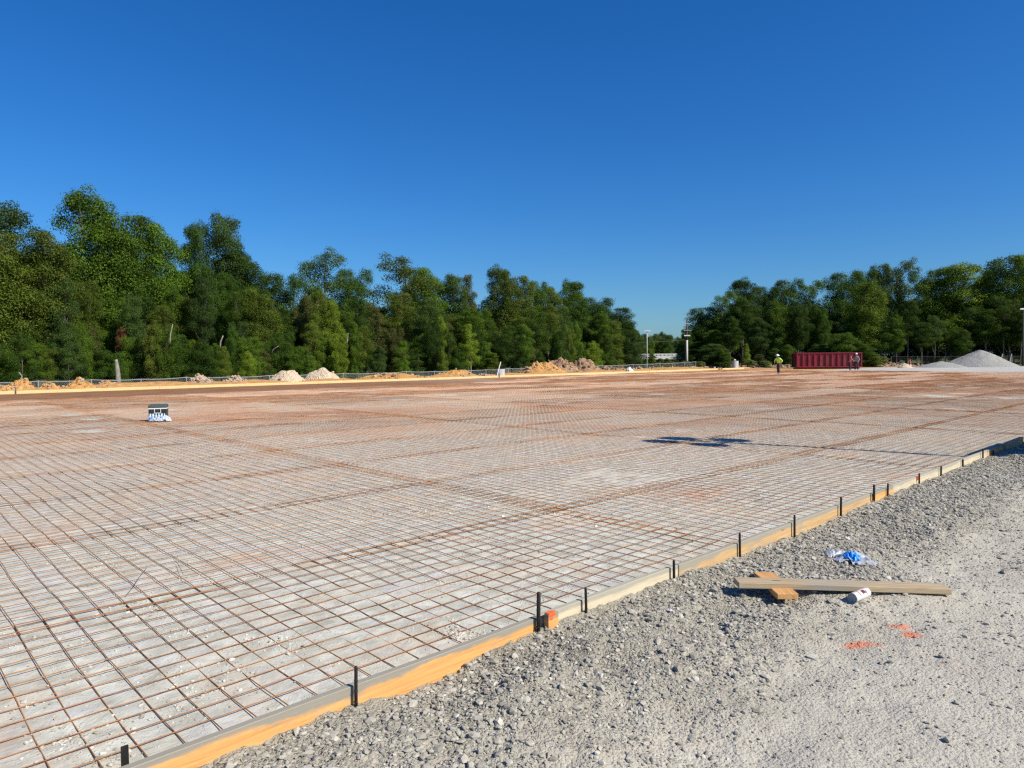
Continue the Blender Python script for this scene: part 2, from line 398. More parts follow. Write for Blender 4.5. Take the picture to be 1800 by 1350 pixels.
M['bark'] = plain('bark', (0.17, 0.145, 0.12), 0.9, 0.35, 2.5)
M['bark_pale'] = plain('pale_bark', (0.24, 0.215, 0.18), 0.9, 0.4, 4.5)
LEAF = {
 'green': leaf_mat('green_leaves', (0.026, 0.056, 0.008), (0.085, 0.155, 0.018)),
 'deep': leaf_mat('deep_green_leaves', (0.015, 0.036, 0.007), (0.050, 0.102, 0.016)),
 'olive': leaf_mat('olive_leaves', (0.038, 0.058, 0.010), (0.105, 0.150, 0.024), (0.12, 0.12, 0.03)),
 'blue': leaf_mat('blue_green_leaves', (0.020, 0.044, 0.014), (0.068, 0.118, 0.034)),
 'yellow': leaf_mat('yellow_green_leaves', (0.060, 0.105, 0.010), (0.165, 0.240, 0.028)),
 'brown': leaf_mat('brownish_leaves', (0.044, 0.050, 0.018), (0.105, 0.112, 0.042)),
 'grass': leaf_mat('weed_leaves', (0.070, 0.100, 0.030), (0.180, 0.220, 0.090)),
 'dead': leaf_mat('dead_red_leaves', (0.16, 0.06, 0.035), (0.30, 0.13, 0.08)),
}

# ------------------------------------------------------------------ ground sheets
def terrain(x, y):
    drop = sstep(46.5, 51.5, y) * -1.0
    near = sstep(20, 60, np.hypot(x, y))
    right = sstep(75, 95, x); drop = drop * (1 - 0.55 * right)
    berm = 0.22 * np.exp(-((y - 46.3) / 1.6) ** 2) * sstep(-10, 0, x) * (1 - sstep(70, 84, x)) * (1 + 1.2 * fbm(x * 0.5, y * 0.5, 5))
    roll = fbm(x * 0.02, y * 0.02, 3, 3) * 1.2 * sstep(120, 260, np.hypot(x, y))
    micro = fbm(x * 0.9, y * 0.9, 8, 3) * 0.10 * sstep(43.5, 45, y)
    return drop + berm + roll + micro - 0.012
ax = np.concatenate([-np.geomspace(1500, 8, 26), np.arange(-6, 110, 0.8), np.geomspace(112, 2500, 34)])
ay = np.concatenate([-np.geomspace(1500, 6, 26), np.arange(-4, 60, 0.55), np.geomspace(61, 2500, 34)])
def ground_z(x, y):
    z = terrain(x, y)
    inside = (x > -3) & (x < 77) & (y > 3.2) & (y < 42.4)
    lot = (x > -1.2) & (x < 18) & (y > -2.4) & (y < 3.2)
    return np.where(inside | lot, -0.35, z)
tag(link('ground', grid_mesh('ground', ax, ay, ground_z), M['ground'], smooth=True), kind='structure')

# ---- pad sheet (grey dusty vapour barrier inside the forms)
def pad_z(x, y):
    s = sstep(30, 6, np.hypot(x, y))
    wr = -np.abs(fbm(x * 1.6 + 0.9 * y, y * 1.1 - .5 * x, 21, 3)) * 0.026 + .006
    z = fbm(x * 0.8, y * 0.8, 20, 3) * 0.006 + wr * s + fbm(x * 9, y * 9, 23, 3) * 0.004 * s
    return z + 0.014
px = np.concatenate([graded(-3, 0, lambda v: 0.08)[:-1], graded(0, 77.0, lambda v: max(0.022, 0.008 * v))])
py = graded(2.869, 42.62, lambda v: max(0.022, 0.009 * (v - 1.5)))
tag(link('pad_sheet', grid_mesh('pad_sheet', px, py, pad_z), M['pad'], smooth=True), kind='structure')

# ---- gravel outside the near form
KA = [-3, 0.9, 1.5, 1.75, 1.95, 2.15, 2.35, 2.85, 3.3, 4.0, 4.4, 5.2, 6.2, 7.3, 8.4, 9.5, 11, 12.3, 13.2, 14.2, 16, 20]
KZ = [.05, .065, .075, .06, .025, .03, .055, .085, .08, .075, .085, .05, .035, .05, .06, .065, .06, .07, .06, .06, .05, .04]
def gravel_z(x, y):
    bank = np.interp(x, KA, KZ) + fbm(x * 4, y * 4, 31, 3) * 0.022
    wdt = 0.62 + 0.5 * fbm(x * 0.7, x * 0 + 3.3, 33, 2)
    t = np.clip((2.83 - y) / wdt, 0, 1); z = bank * (1 - t) ** 1.3 * 1.0
    z = z + fbm(x * 1.3, y * 1.3, 32, 4) * 0.085 * sstep(2.83, 2.35, y) * (1 - .6 * sstep(1.7, .9, y)) + .035 * sstep(2.75, 2.4, y) * sstep(1.3, 2.0, y)
    rough = 1 - 0.75 * sstep(2.3, 1.1, y + 0.5 * fbm(x, y, 40, 2))
    z = z + fbm(x * 16, y * 16, 34, 3, 0.6) * 0.020 * rough + fbm(x * 45, y * 45, 35, 2, 0.7) * 0.009 * rough
    edge = sstep(-2.4, -1.8, y) * sstep(-1.2, -0.6, x) * (1 - sstep(16.5, 17.5, x))
    return z * edge - 0.004
gx = np.concatenate([graded(-1.6, 0.6, lambda v: 0.03)[:-1], graded(0.6, 18, lambda v: max(0.0125, 0.0042 * v))])
gy = np.concatenate([graded(-3.0, -0.4, lambda v: 0.05)[:-1], graded(-0.4, 2.828, lambda v: 0.0135)])
tag(link('gravel_lot', grid_mesh('gravel_lot', gx, gy, gravel_z), M['gravel'], smooth=True), kind='structure')

# ---- loose stones
ICO_V = []
_p = (1 + 5 ** 0.5) / 2
for a in (-1, 1):
    for b in (-_p, _p): ICO_V += [(0, a, b), (a, b, 0), (b, 0, a)]
ICO_V = np.array(ICO_V); ICO_V = ICO_V / np.linalg.norm(ICO_V[0])
ICO_F = []
for i in range(12):
    for j in range(i + 1, 12):
        for k in range(j + 1, 12):
            d = [np.linalg.norm(ICO_V[u] - ICO_V[v]) for u, v in ((i, j), (j, k), (i, k))]
            if max(d) < 1.1:
                n_ = np.cross(ICO_V[j] - ICO_V[i], ICO_V[k] - ICO_V[i])
                ICO_F.append((i, j, k) if n_ @ ICO_V[i] > 0 else (i, k, j))
ICO_F = np.array(ICO_F)
def stones(name, X, Y, Z, R, mat, flat=0.6, sink=0.25):
    n = len(X); rng = np.random.default_rng(len(X))
    V = ICO_V[None] * (1 + rng.uniform(-0.32, 0.32, (n, 12, 1)))
    V = V * rng.uniform(0.5, 1.35, (n, 1, 3)) * R[:, None, None]
    A = rng.normal(size=(n, 3, 3)); Q, _ = np.linalg.qr(A); V = np.einsum('nij,nkj->nki', Q, V)
    V[:, :, 2] *= flat
    V[:, :, 0] += X[:, None]; V[:, :, 1] += Y[:, None]; V[:, :, 2] += (Z + R * (flat * 0.8 - sink))[:, None]
    Fc = (ICO_F[None] + np.arange(n)[:, None, None] * 12).reshape(-1, 3)
    return link(name, npmesh(name, V.reshape(-1, 3), Fc), mat)
def scatter_gravel():
    rng = np.random.default_rng(5); Xs, Ys, Rs = [], [], []
    n = 420000
    A = rng.uniform(0.2, 17, n); B = rng.uniform(-1.2, 2.81, n)
    d = 2.83 - B + 0.55 * fbm(A * 0.9, B * 0.9, 50, 3)
    coarse = 1 - sstep(0.55, 1.5, d)
    patch = sstep(0.05, 0.3, fbm(A * 1.8, B * 1.8, 52, 3))
    rightish = sstep(1.2, 2.2, d) * sstep(4.2, 6.5, A + fbm(A, B, 77, 3) * 2)
    dens = 0.10 + 0.90 * coarse * (0.45 + 0.55 * patch) + 0.42 * rightish
    vis = (B > 0.155 * A - 0.35) & (B > 2.45 - 1.15 * (A - 0.4))   # what the photo could see, with a margin
    side = rng.random(n) < 0.12
    thin = np.clip(1.25 - 0.045 * A, 0.45, 1)
    keep = (rng.random(n) < dens * thin) & (vis | side)
    A, B, coarse = A[keep], B[keep], coarse[keep]; n = len(A)
    R = rng.lognormal(math.log(0.0048), 0.52, n) * (0.8 + 0.42 * coarse) * (1 + 0.03 * A)
    big = rng.random(n) < 0.012 * (0.3 + coarse); R = np.where(big, rng.uniform(0.012, 0.022, n), R)
    R = np.clip(R, 0.003, 0.024)
    B = np.minimum(B, 2.822 - R)
    o = stones('loose_gravel', A, B, gravel_z(A, B), R, M['stone']); tag(o, kind='stuff')
    print('stones', n)
scatter_gravel()
def scatter_pad():
    rng = np.random.default_rng(6); X, Y, R = [], [], []
    cl = [((785, 1030), 110, .10, .006), ((815, 1122), 260, .09, .009), ((770, 1105), 60, .10, .007), ((275, 1080), 120, .16, .009), ((225, 1062), 80, .15, .008),
          ((330, 1120), 120, .16, .007), ((160, 1165), 160, .22, .006), ((340, 1215), 130, .15, .007), ((290, 1260), 90, .12, .009), ((120, 1310), 60, .14, .013),
          ((500, 1140), 120, .12, .008), ((350, 1025), 150, .2, .007), ((180, 990), 200, .25, .007), ((700, 900), 300, .4, .009), ((980, 910), 200, .35, .009),
          ((560, 860), 200, .5, .010), ((1300, 880), 260, .5, .009), ((300, 980), 240, .3, .007), ((590, 1180), 60, .10, .006), ((60, 1130), 160, .2, .006), ((1000, 980), 60, .3, .007),
          ((950, 1050), 60, .15, .006), ((420, 1180), 90, .12, .009), ((40, 1250), 60, .15, .010), ((200, 1345), 90, .08, .010), ((860, 960), 130, .25, .006)]
    for (x, y), n, s, r in cl:
        c = hit(x, y); e = rng.normal(size=(n, 2)) * s * (0.5, 1)
        ca, sa = math.cos(0.5), math.sin(0.5)
        X.append(c.x + e[:, 0] * ca - e[:, 1] * sa); Y.append(c.y + e[:, 0] * sa + e[:, 1] * ca); R.append(np.clip(rng.lognormal(math.log(r * .62), .45, n), .0025, .02))
    n = 9000; A = rng.uniform(0, 16, n); B = 2.95 + rng.exponential(3.5, n)
    k = fbm(A, B, 61, 3) > 0.02; X.append(A[k]); Y.append(B[k]); R.append(np.clip(rng.lognormal(math.log(.0042), .45, k.sum()), .002, .014))
    X = np.concatenate(X); Y = np.concatenate(Y); R = np.concatenate(R); ok = (Y > 2.9) & (Y < 30); X, Y, R = X[ok], Y[ok], R[ok]
    tag(stones('spilled_gravel', X, Y, pad_z(X, Y), R, M['stone2']), kind='stuff')
scatter_pad()

# ------------------------------------------------------------------ welded wire mesh mats
S = 0.1524
def mat_mesh(name, nl, nc, seed, amp=0.015):
    """nl long wires (along x), nc cross wires; one mat of welded wire"""
    rng = np.random.default_rng(seed); Vs, Fs = [], []; base = 0
    L = (nc - 1) * S; Wd = (nl - 1) * S; r = 0.0029
    def zf(x, y): return fbm(x * 0.9 + seed, y * 0.9, 70 + seed, 3) * amp
    def lat(a, b, s): return fbm(a * 1.6 + s, b * 1.0 + s * 2, 71 + seed, 2) * 0.017
    def wire(P):
        nonlocal base
        n = len(P); d = np.gradient(P, axis=0); d /= np.linalg.norm(d, axis=1, keepdims=True)
        u = np.cross(d, [0, 0, 1.0]); u /= np.linalg.norm(u, axis=1, keepdims=True); v = np.cross(u, d)
        K = 5; t = np.arange(K) * 2 * np.pi / K
        ring = P[:, None] + r * (np.cos(t)[None, :, None] * u[:, None] + np.sin(t)[None, :, None] * v[:, None])
        Vs.append(ring.reshape(-1, 3)); i = np.arange(n - 1)[:, None] * K + np.arange(K)[None]; j = np.arange(n - 1)[:, None] * K + (np.arange(K)[None] + 1) % K
        Fs.append((np.stack([i, j, j + K, i + K], -1) + base).reshape(-1, 4)); base += n * K
    for k in range(nl):
        x = np.linspace(-0.03, L + 0.03, nc * 2); y0 = k * S; y = y0 + lat(x, y0 + 0 * x, 1) + rng.normal() * 0.002
        wire(np.stack([x, y, zf(x, y) + 0 * x], -1))
    for k in range(nc):
        y = np.linspace(-0.035, Wd + 0.035, nl * 2); x0 = k * S; x = x0 + lat(y, x0 + 0 * y, 5) + rng.normal() * 0.002
        wire(np.stack([x, y, zf(x, y) - 0.0062], -1))
    me = npmesh(name, np.concatenate(Vs), np.concatenate(Fs)); me.materials.append(M['rust']); me.shade_smooth(); return me
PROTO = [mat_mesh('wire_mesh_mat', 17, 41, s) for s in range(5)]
PROTOF = [mat_mesh('wire_mesh_mat', 17, 41, s, 0.034) for s in range(20, 25)]
PROTO0 = [mat_mesh('wire_mesh_mat', 16, 41, s) for s in (7, 8)]
LBL = {(0, 0): 'rusty wire mesh mat in the bottom left corner against the nearest orange form board',
       (0, 1): 'rusty wire mesh mat along the near form board behind the orange marked wood block',
       (0, 2): 'rusty wire mesh mat along the near form board, reaching the thin pole shadow',
       (1, 0): 'rusty wire mesh mat at the left edge, one row in from the nearest form board',
       (1, 1): 'rusty wire mesh mat in the middle foreground, one row in from the near form board',
       (2, 1): 'rusty wire mesh mat under the blob shaped shadow of the light tower lamps',
       (7, 0): 'rusty wire mesh mat that carries the black cooler box'}
cnt = 0
for c in range(13):
    for r_ in range(17):
        if r_ >= 14 and c < 6: continue
        x0 = 5.385 + (c - 1) * 5.9046; y0 = 2.77 + r_ * 2.2909
        a_far = max(math.atan2(yy, xx) for xx in (x0, x0 + 6.1) for yy in (y0, y0 + 2.44)); a_near = min(math.atan2(yy, xx) for xx in (x0, x0 + 6.1) for yy in (y0, y0 + 2.44))
        if a_far < math.radians(8.5): continue
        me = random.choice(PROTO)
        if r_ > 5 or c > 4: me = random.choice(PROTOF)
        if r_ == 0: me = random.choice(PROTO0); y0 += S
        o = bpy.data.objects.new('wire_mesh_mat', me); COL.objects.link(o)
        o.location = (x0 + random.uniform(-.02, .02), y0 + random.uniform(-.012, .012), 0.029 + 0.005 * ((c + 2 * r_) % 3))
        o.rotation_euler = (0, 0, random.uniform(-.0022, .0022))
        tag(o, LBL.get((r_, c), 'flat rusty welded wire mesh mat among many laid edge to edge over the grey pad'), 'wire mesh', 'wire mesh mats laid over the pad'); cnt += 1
print('mats', cnt)
# loose tie wires lying on the mats
def bent_wire(name, pts, r, mat, label):
    mb = MB(); P = [hit(x, y, z) for x, y, z in pts]; mb.tube(P, r, 6); o = mb.build(name, mat, smooth=True); return tag(o, label, 'wire')
bent_wire('tie_wire', [(304, 982, .045), (312, 990, .04), (318, 1001, .045), (322, 1011, .04)], .0016, M['steel'], 'thin short tie wire lying across the mesh above left')
bent_wire('tie_wire', [(258, 998, .05), (245, 1014, .04), (235, 1030, .05), (224, 1044, .05)], .0018, M['steel'], 'long straight tie wire slanting over the mesh at the left')

# ------------------------------------------------------------------ form boards and stakes
def board(name, a, b, ya, mat, label, z0=-0.01, z1=0.15, th=0.038, cat='form board', group=None, b_y=None, warp=0.0):
    n = max(2, int((b - a) / 0.18)); Lh = b - a; V, Fc = [], []
    sd = int(a * 31) % 97
    for i in range(n + 1):
        x = Lh * i / n; wz = warp * math.sin(x * 1.7 + a) + float(fbm(np.array(x * 1.2 + a), np.array(1.0), sd, 2)) * 0.004
        wy = float(fbm(np.array(x * 0.6 + a), np.array(4.0), sd, 2)) * 0.008
        for y, z in ((0, z0), (th, z0), (th, z1 + wz), (0, z1 + wz)): V.append((x, y + wy, z))
    for i in range(n):
        s_ = i * 4
        for k in range(4): Fc.append((s_ + k, s_ + 4 + k, s_ + 4 + (k + 1) % 4, s_ + (k + 1) % 4))
    Fc.append((3, 2, 1, 0)); Fc.append((n * 4, n * 4 + 1, n * 4 + 2, n * 4 + 3))
    Fc = [tuple(reversed(f)) for f in Fc]
    me = bpy.data.meshes.new(name); me.from_pydata(V, [], Fc); fixn(me); o = link(name, me, mat)
    bv = o.modifiers.new('bevel', 'BEVEL'); bv.width = 0.003; bv.segments = 1; bv.limit_method = 'ANGLE'; bv.angle_limit = 0.8
    yb = ya if b_y is None else b_y
    o.location = (a, ya, 0); o.rotation_euler = (0, 0, math.atan2(yb - ya, b - a)); return tag(o, label, cat, group)
GB = 'form boards along the near edge of the pad'
board('form_board', -1.6, 2.87, 2.83, M['wood_new'], 'bright orange form board in the lower foreground with grey mud smeared along its top', group=GB, warp=.002)
board('form_board', 2.875, 4.33, 2.832, M['wood_pale'], 'dull grey form board starting at the orange painted wood block', group=GB)
board('form_board', 4.335, 6.20, 2.828, M['wood_mix'], 'tan and grey stained form board behind the crossed planks', group=GB)
board('form_board', 6.205, 8.05, 2.832, M['wood_mix'], 'orange tan form board ending at the short orange patch', group=GB)
board('form_board', 8.055, 8.75, 2.822, M['wood_new'], 'short bright orange form board piece past the tall black stake', group=GB)
board('form_board', 8.755, 12.95, 2.830, M['wood_pale'], 'long pale cream form board where the pole shadow crosses', group=GB)
board('form_board', 12.955, 14.0, 2.825, M['wood_new'], 'short orange form board piece between the pale board and the shaded board', group=GB)
board('form_board', 14.005, 15.2, 2.79, M['wood_grey'], 'grey form board standing in deep shadow near the right edge', group=GB, z1=0.18)
board('form_board', 15.205, 19.5, 2.825, M['wood_new'], 'orange form board at the right edge of the photo', group=GB)
board('form_board', 19.505, 24.3, 2.825, M['wood_pale'], 'cream form board past the right edge board', group=GB)

def stake(x, ytop, label, name='steel_stake', w=0.019, mat='steel', yb=2.806, lean=0.0, flat=False):
    # solve position: column x at y = yb, top from photo
    d = ray(x, 900); t = yb / d.y; X = d.x * t
    Z = Vector((X, yb, 0)).dot(_fw0); zt = zat(x, ytop, Z)
    e = empty(name, (X, yb, float(gravel_z(np.array(X), np.array(min(yb, 2.8)))) if yb < 2.83 else 0.0))
    zb = e.location.z; h = zt - zb
    mb = MB()
    if flat: mb.box((0, 0, h / 2 - .06), (w * 1.6, w * .7, h + .12), taper=0.92)
    else: mb.tube([(0, 0, -.12), (lean * .4, 0, h * .4), (lean, 0, h - .006), (lean, 0, h)], [w / 2, w / 2, w / 2, w * .36], 10)
    o = mb.build('shaft', M[mat], e, smooth=not flat)
    if not flat:
        mb = MB()
        for k in range(max(1, int(h / .05))): mb.lathe([(w / 2 + .0003, .02 + k * .05), (w / 2 + .0016, .024 + k * .05), (w / 2 + .0003, .028 + k * .05)], 10, Matrix.Translation((lean * (.02 + k * .05) / max(h, .1), 0, 0)))
        mb.build('rib', M[mat], e)
    tag(e, label, 'stake', 'stakes holding the near form boards'); return X
stake(207, 1325, 'flat dark steel stake at the bottom left inside the pad edge', w=.017, yb=2.93, flat=True, mat='steel')
ST = [(620, 1180, 'thin black stake on the nearest orange form board', .016), (945, 1046, 'tall thick black stake beside the orange painted wood block', .024),
 (1030, 1037, 'short black stake just right of the orange painted block', .017), (1185, 988, 'black stake on the grey board above the crossed planks', .019),
 (1301, 939, 'black stake on the tan board above the end of the weathered plank', .018), (1397, 907, 'black stake on the form board left of the plastic bag', .019), (1478, 875, 'black stake directly above the plastic bag', .021),
 (1536, 853, 'tall black stake left of the short orange board piece', .024), (1560, 851, 'brown stake right of the short orange board piece', .02), (1615, 833, 'small dark stake by the red daub on the pale board', .02),
 (1653, 820, 'small dark stake with a thin wire beside it', .022), (1691, 808, 'small brown stake under the dark triangular shadow', .024), (1726, 789, 'dark stake at the joint of the pale and orange boards', .022),
 (1744, 792, 'short brown stake on the short orange board piece', .024), (1786, 777, 'short orange brown stake near the right edge of the photo', .024)]
for x, y, l, w_ in ST: stake(x, y, l, w=w_, mat='steel', lean=random.uniform(-.006, .006))
# wood block with orange paint
bx = empty('marker_block', (2.945, 2.79, 0.04)); mb = MB(); mb.box((0.0, 0, 0.055), (0.085, 0.035, 0.15)); mb.build('block', M['wood_new'], bx, bevel=.002)
mb = MB(); mb.box((-0.010, -.0002, 0.125), (0.060, 0.0385, 0.022)); mb.box((-.02, -.0002, .105), (.03, .0385, .022)); mb.build('paint_patch', M['orange'], bx, bevel=.004)
tag(bx, 'small orange wood block with bright orange paint on top, beside the tall stake', 'wood block')
# far form: boards along the far side
GF = 'yellow form boards along the far edge of the pad'
n_f = 17; farlab = {0: 'leftmost yellow form board on the far edge of the pad', 7: 'yellow far form board in front of the concrete riser with the leaning board', 16: 'last yellow far form board at the right end, beside the lone concrete riser'}
for i in range(n_f):
    a = -2 + i * 4.93; ya = 42.66 + max(0, (a - 40)) * 0.030; yb_ = 42.66 + max(0, (a + 4.92 - 40)) * 0.030
    board('far_form_board', a, a + 4.92, ya, M['wood_far'], farlab.get(i, 'yellow lumber form board in the long straight line on the far edge of the pad'), z0=-.02, z1=0.17, group=GF, b_y=yb_)
for k, (x, y) in enumerate([(35, 681), (880, 657), (1142, 644), (1310, 641)]):
    d = ray(x, 900); yb_ = 42.6 + (0 if x < 1000 else (.5 if x < 1200 else 1.2)); t = yb_ / d.y; X = d.x * t; Z = Vector((X, yb_, 0)).dot(_fw0); h = zat(x, y, Z)
    mb = MB(); mb.box((0, 0, h / 2 - .05), (.05, .03, h + .1), taper=.9); o = mb.build('wood_stake', M['wood_pale' if k > 1 else 'pole_dk']); o.location = (X, yb_, 0)
    tag(o, ['dark stake at the left end of the far form', 'dark stake in front of the concrete riser on the far form', 'pale wooden lath standing by the slim light pole', 'pale lath at the right end of the far form'][k], 'stake', 'stakes on the far form')

# ------------------------------------------------------------------ planks, can, bag on the gravel
def gz(p): return float(gravel_z(np.array(p.x), np.array(p.y)))
def plank(name, p0, p1, width, th, mat, label, z0, z1, twist=0.0):
    L = (p1 - p0).length; n = 14; mb = MB(); V, Fc = [], []
    d = (p1 - p0); d.z = 0; ang = math.atan2(d.y, d.x)
    for i in range(n + 1):
        x = L * i / n; bz = z0 + (z1 - z0) * i / n + 0.004 * math.sin(i / n * 3.1); wv = .004 * math.sin(i * .6)
        cx = .012 * (1 - abs(2 * i / n - 1)) if i in (0, n) else 0
        for y, z in ((-width / 2, 0), (width / 2, 0), (width / 2, th), (-width / 2, th)): V.append((x, y + wv, bz + z))
    for i in range(n):
        for k in range(4): Fc.append((i * 4 + (k + 1) % 4, i * 4 + 4 + (k + 1) % 4, i * 4 + 4 + k, i * 4 + k))
    Fc += [(0, 1, 2, 3), (n * 4 + 3, n * 4 + 2, n * 4 + 1, n * 4)]
    me = bpy.data.meshes.new(name); me.from_pydata(V, [], Fc); fixn(me); o = link(name, me, mat)
    o.location = (p0.x, p0.y, 0); o.rotation_euler = (0, 0, ang)
    bv = o.modifiers.new('bevel', 'BEVEL'); bv.width = .004; bv.segments = 2; bv.limit_method = 'ANGLE'; bv.angle_limit = .8
    return tag(o, label, 'plank')
b0, b1 = hit(1342, 1018, .03), hit(1385, 1058, .03)
g0 = max(gz(b0), gz(b1), gz((b0 + b1) / 2)) + .006
plank('short_plank', b1, b0, .14, .038, M['wood_blk'], 'short orange brown plank offcut lying under the long weathered plank', g0, g0)
p0, p1 = hit(1294, 1036, .06), hit(1664, 1046, .02)
plank('long_plank', p0, p1, .125, .040, M['wood_grey'], 'long weathered plank lying over the short plank on the gravel', g0 + .040, gz(p1) + .012)

# spray can
cb = hit(1498, 1060, .03); ad = (_rt0 * .80 + _fw0 * .60).normalized()
e = empty('spray_can', (cb.x, cb.y, gz(cb) + .036)); e.rotation_euler = (0, 0, math.atan2(ad.y, ad.x))
RM = Matrix.Rotation(math.pi / 2, 4, 'Y')
mb = MB(); mb.lathe([(.0325, .004), (.0325, .012), (.0325, .150), (.031, .156), (.027, .163), (.019, .170), (.0125, .173)], 28, RM); mb.build('can_body', M['white'], e, smooth=True)
mb = MB(); mb.lathe([(.0332, -.001), (.0340, .001), (.0340, .004), (.0332, .0055)], 28, RM); mb.lathe([(.0332, -.001), (.030, -.0005), (.028, .008), (.018, .015), (.001, .017)], 28, RM); mb.build('can_base', M['galv'], e, smooth=True)
mb = MB(); mb.lathe([(.0300, .157), (.0315, .160), (.0315, .190), (.029, .194), (.012, .195), (.001, .195)], 28, RM); mb.build('cap', M['white'], e, smooth=True)
mb = MB()
for (a0, a1, z0_, z1_) in ((.15, 1.0, .088, .128), (-.3, 1.2, .055, .062), (.5, 1.25, .132, .142)):
    n = 10; bse = len(mb.v)
    for i in range(n + 1):
        t = a0 + (a1 - a0) * i / n
        for z in (z0_, z1_): mb.v.append(tuple(RM @ Vector((.0328 * math.cos(t + math.pi), .0328 * math.sin(t + math.pi), z))))
    for i in range(n): mb.f.append((bse + 2 * i, bse + 2 * i + 2, bse + 2 * i + 3, bse + 2 * i + 1))
mb.build('label_patch', plain('can_label', (.16, .03, .035), .5, .5, 60), e)
tag(e, 'white spray paint can with a dark red label lying beside the long plank', 'spray can')

# plastic bag: a crumpled closed sheet
def crumple(name, w_, d_, h_, seed, mat, n=44, tail=None):
    u = np.linspace(-1, 1, n); U, V_ = np.meshgrid(u, u, indexing='ij')
    r = np.sqrt(U ** 2 + V_ ** 2); X = U * w_ / 2 * (1 + .25 * fbm(U * 2 + 3, V_ * 2, seed, 2)); Y = V_ * d_ / 2 * (1 + .35 * fbm(U * 2, V_ * 2 + 9, seed + 1, 2))
    rid = 1 - np.abs(fbm(U * 2.4 + 1, V_ * 2.4, seed + 2, 4)) * 3.0
    Z = h_ * np.clip(1 - r ** 2.2, 0, 1) * (0.45 + .75 * rid) + .004
    Z = np.maximum(Z, .002)
    V = np.stack([X, Y, Z], -1).reshape(-1, 3)
    ang = np.arctan2(V_, U); lim = 1 - .25 * np.abs(fbm(np.cos(ang) * 2, np.sin(ang) * 2, seed + 5, 3)) * 2
    i = (np.arange(n - 1)[:, None] * n + np.arange(n - 1)[None]); ok = (r[:-1, :-1] < lim[:-1, :-1])
    i = i[ok]; Fc = np.stack([i, i + n, i + n + 1, i + 1], -1)
    me = npmesh(name, V, Fc); me.materials.append(mat); me.shade_smooth(); return me
qf = N('clear_film'); qf.fin(qf.ramp(qf.noise(25, 4), [(.35, (.42, .45, .52)), (.7, (.62, .65, .70))]), .22, qf.bump(qf.noise(40, 5, .7), .6, .01), spec=.6)
tb = qf.n('ShaderNodeBsdfTransparent'); mx = qf.n('ShaderNodeMixShader'); qf.l(qf.mapr(qf.noise(11, 4), .4, .62, .45, .95), mx.inputs[0])
qf.l(tb.outputs[0], mx.inputs[1]); qf.l(qf.b.outputs[0], mx.inputs[2]); qf.l(mx.outputs[0], qf.o.inputs[0]); M['clear'] = qf.m
bp = hit(1500, 990, .03); e = empty('plastic_bag', (bp.x, bp.y, gz(bp) + .006), math.atan2(_rt0.y, _rt0.x))
o = link('film', crumple('film', .34, .36, .05, 3, M['clear']), parent=e, keep=True); o.rotation_euler = (0, 0, -.3); o.location = (.02, .03, 0)
o = link('torn_flap', crumple('torn_flap', .24, .17, .05, 9, M['clear']), parent=e, keep=True); o.location = (-.07, .15, 0); o.rotation_euler = (0, 0, -.25)
o = link('blue_print', crumple('blue_print', .15, .17, .060, 5, M['blue']), parent=e, keep=True); o.location = (-.015, -.005, .012); o.rotation_euler = (0, 0, .3)
tag(e, 'crumpled clear plastic bag with bright blue print on the gravel', 'plastic bag')
# scrap by the wood block
sp = hit(1177, 1072, .05); o = link('plastic_scrap', crumple('plastic_scrap', .04, .06, .015, 13, M['white'], 14), keep=True); o.location = (sp.x, sp.y, gz(sp) + .004); tag(o, 'tiny white scrap on the gravel bank right of the orange painted block', 'scrap')

# ------------------------------------------------------------------ cooler and bottle pack
cp = hit(279, 739, 0.05); rz = math.atan2(cp.y, cp.x) - math.pi / 2 - 0.12
_cd = Vector((cp.x, cp.y, 0)).normalized()
e = empty('cooler_box', (cp.x, cp.y, .045), rz); e.location += _cd * .16; e.scale = (1.03, 1.03, 1.05)
def rbox(name, c, s, mat, par, bev=.015, taper=1.0):
    mb = MB(); mb.box(c, s, taper=taper); return mb.build(name, M[mat], par, bevel=bev)
rbox('body', (0, 0, .155), (.42, .32, .31), 'black', e, .02, 1.04)
lid = rbox('lid', (0, 0, .365), (.455, .35, .085), 'lid', e, .02, .94)
rbox('white_band', (0, -.003, .308), (.445, .338, .030), 'white', e, .005)
mb = MB()
for c, s in (((-.072, -.178, .245), (.016, .016, .11)), ((.072, -.178, .245), (.016, .016, .11)), ((0, -.178, .195), (.16, .016, .016))): mb.box(c, s)
mb.build('handle', M['white'], e, bevel=.003)
tag(e, 'black cooler box with grey lid and white band standing on the wire mesh', 'cooler')
pk = empty('bottle_pack', (cp.x, cp.y, .045), rz); pk.location -= _cd * .07
qb = N('bottle_plastic'); M['bottle'] = qb.fin(qb.ramp(qb.noise(30, 4, .6), [(.35, (.20, .36, .55)), (.65, (.52, .62, .72))]), .15, qb.bump(qb.noise(50, 3), .5, .006), spec=.7)
prof = [(.001, .0), (.030, .0), (.032, .01), (.032, .12), (.029, .14), (.014, .172), (.0125, .185)]
for i in range(6):
    for j in range(2):
        if i > 4 and j == 0: continue
        mb = MB(); mb.lathe(prof, 12); o = mb.build('bottle', M['bottle'], pk, smooth=True); o.location = (-.185 + i * .067, -.03 - .067 * j + random.uniform(-.004, .004), 0)
        o.rotation_euler = (random.uniform(-.04, .04), random.uniform(-.05, .05), 0)
        mb = MB(); mb.lathe([(.0145, .176), (.0145, .196), (.001, .197)], 12); c_ = mb.build('bottle_cap', M['white'], o, smooth=True)
        mb = MB(); mb.lathe([(.0326, .045), (.0328, .05), (.0328, .095), (.0326, .10)], 12); mb.build('bottle_label', M['blue'] if (i + j) % 2 else M['film'], o, smooth=True)
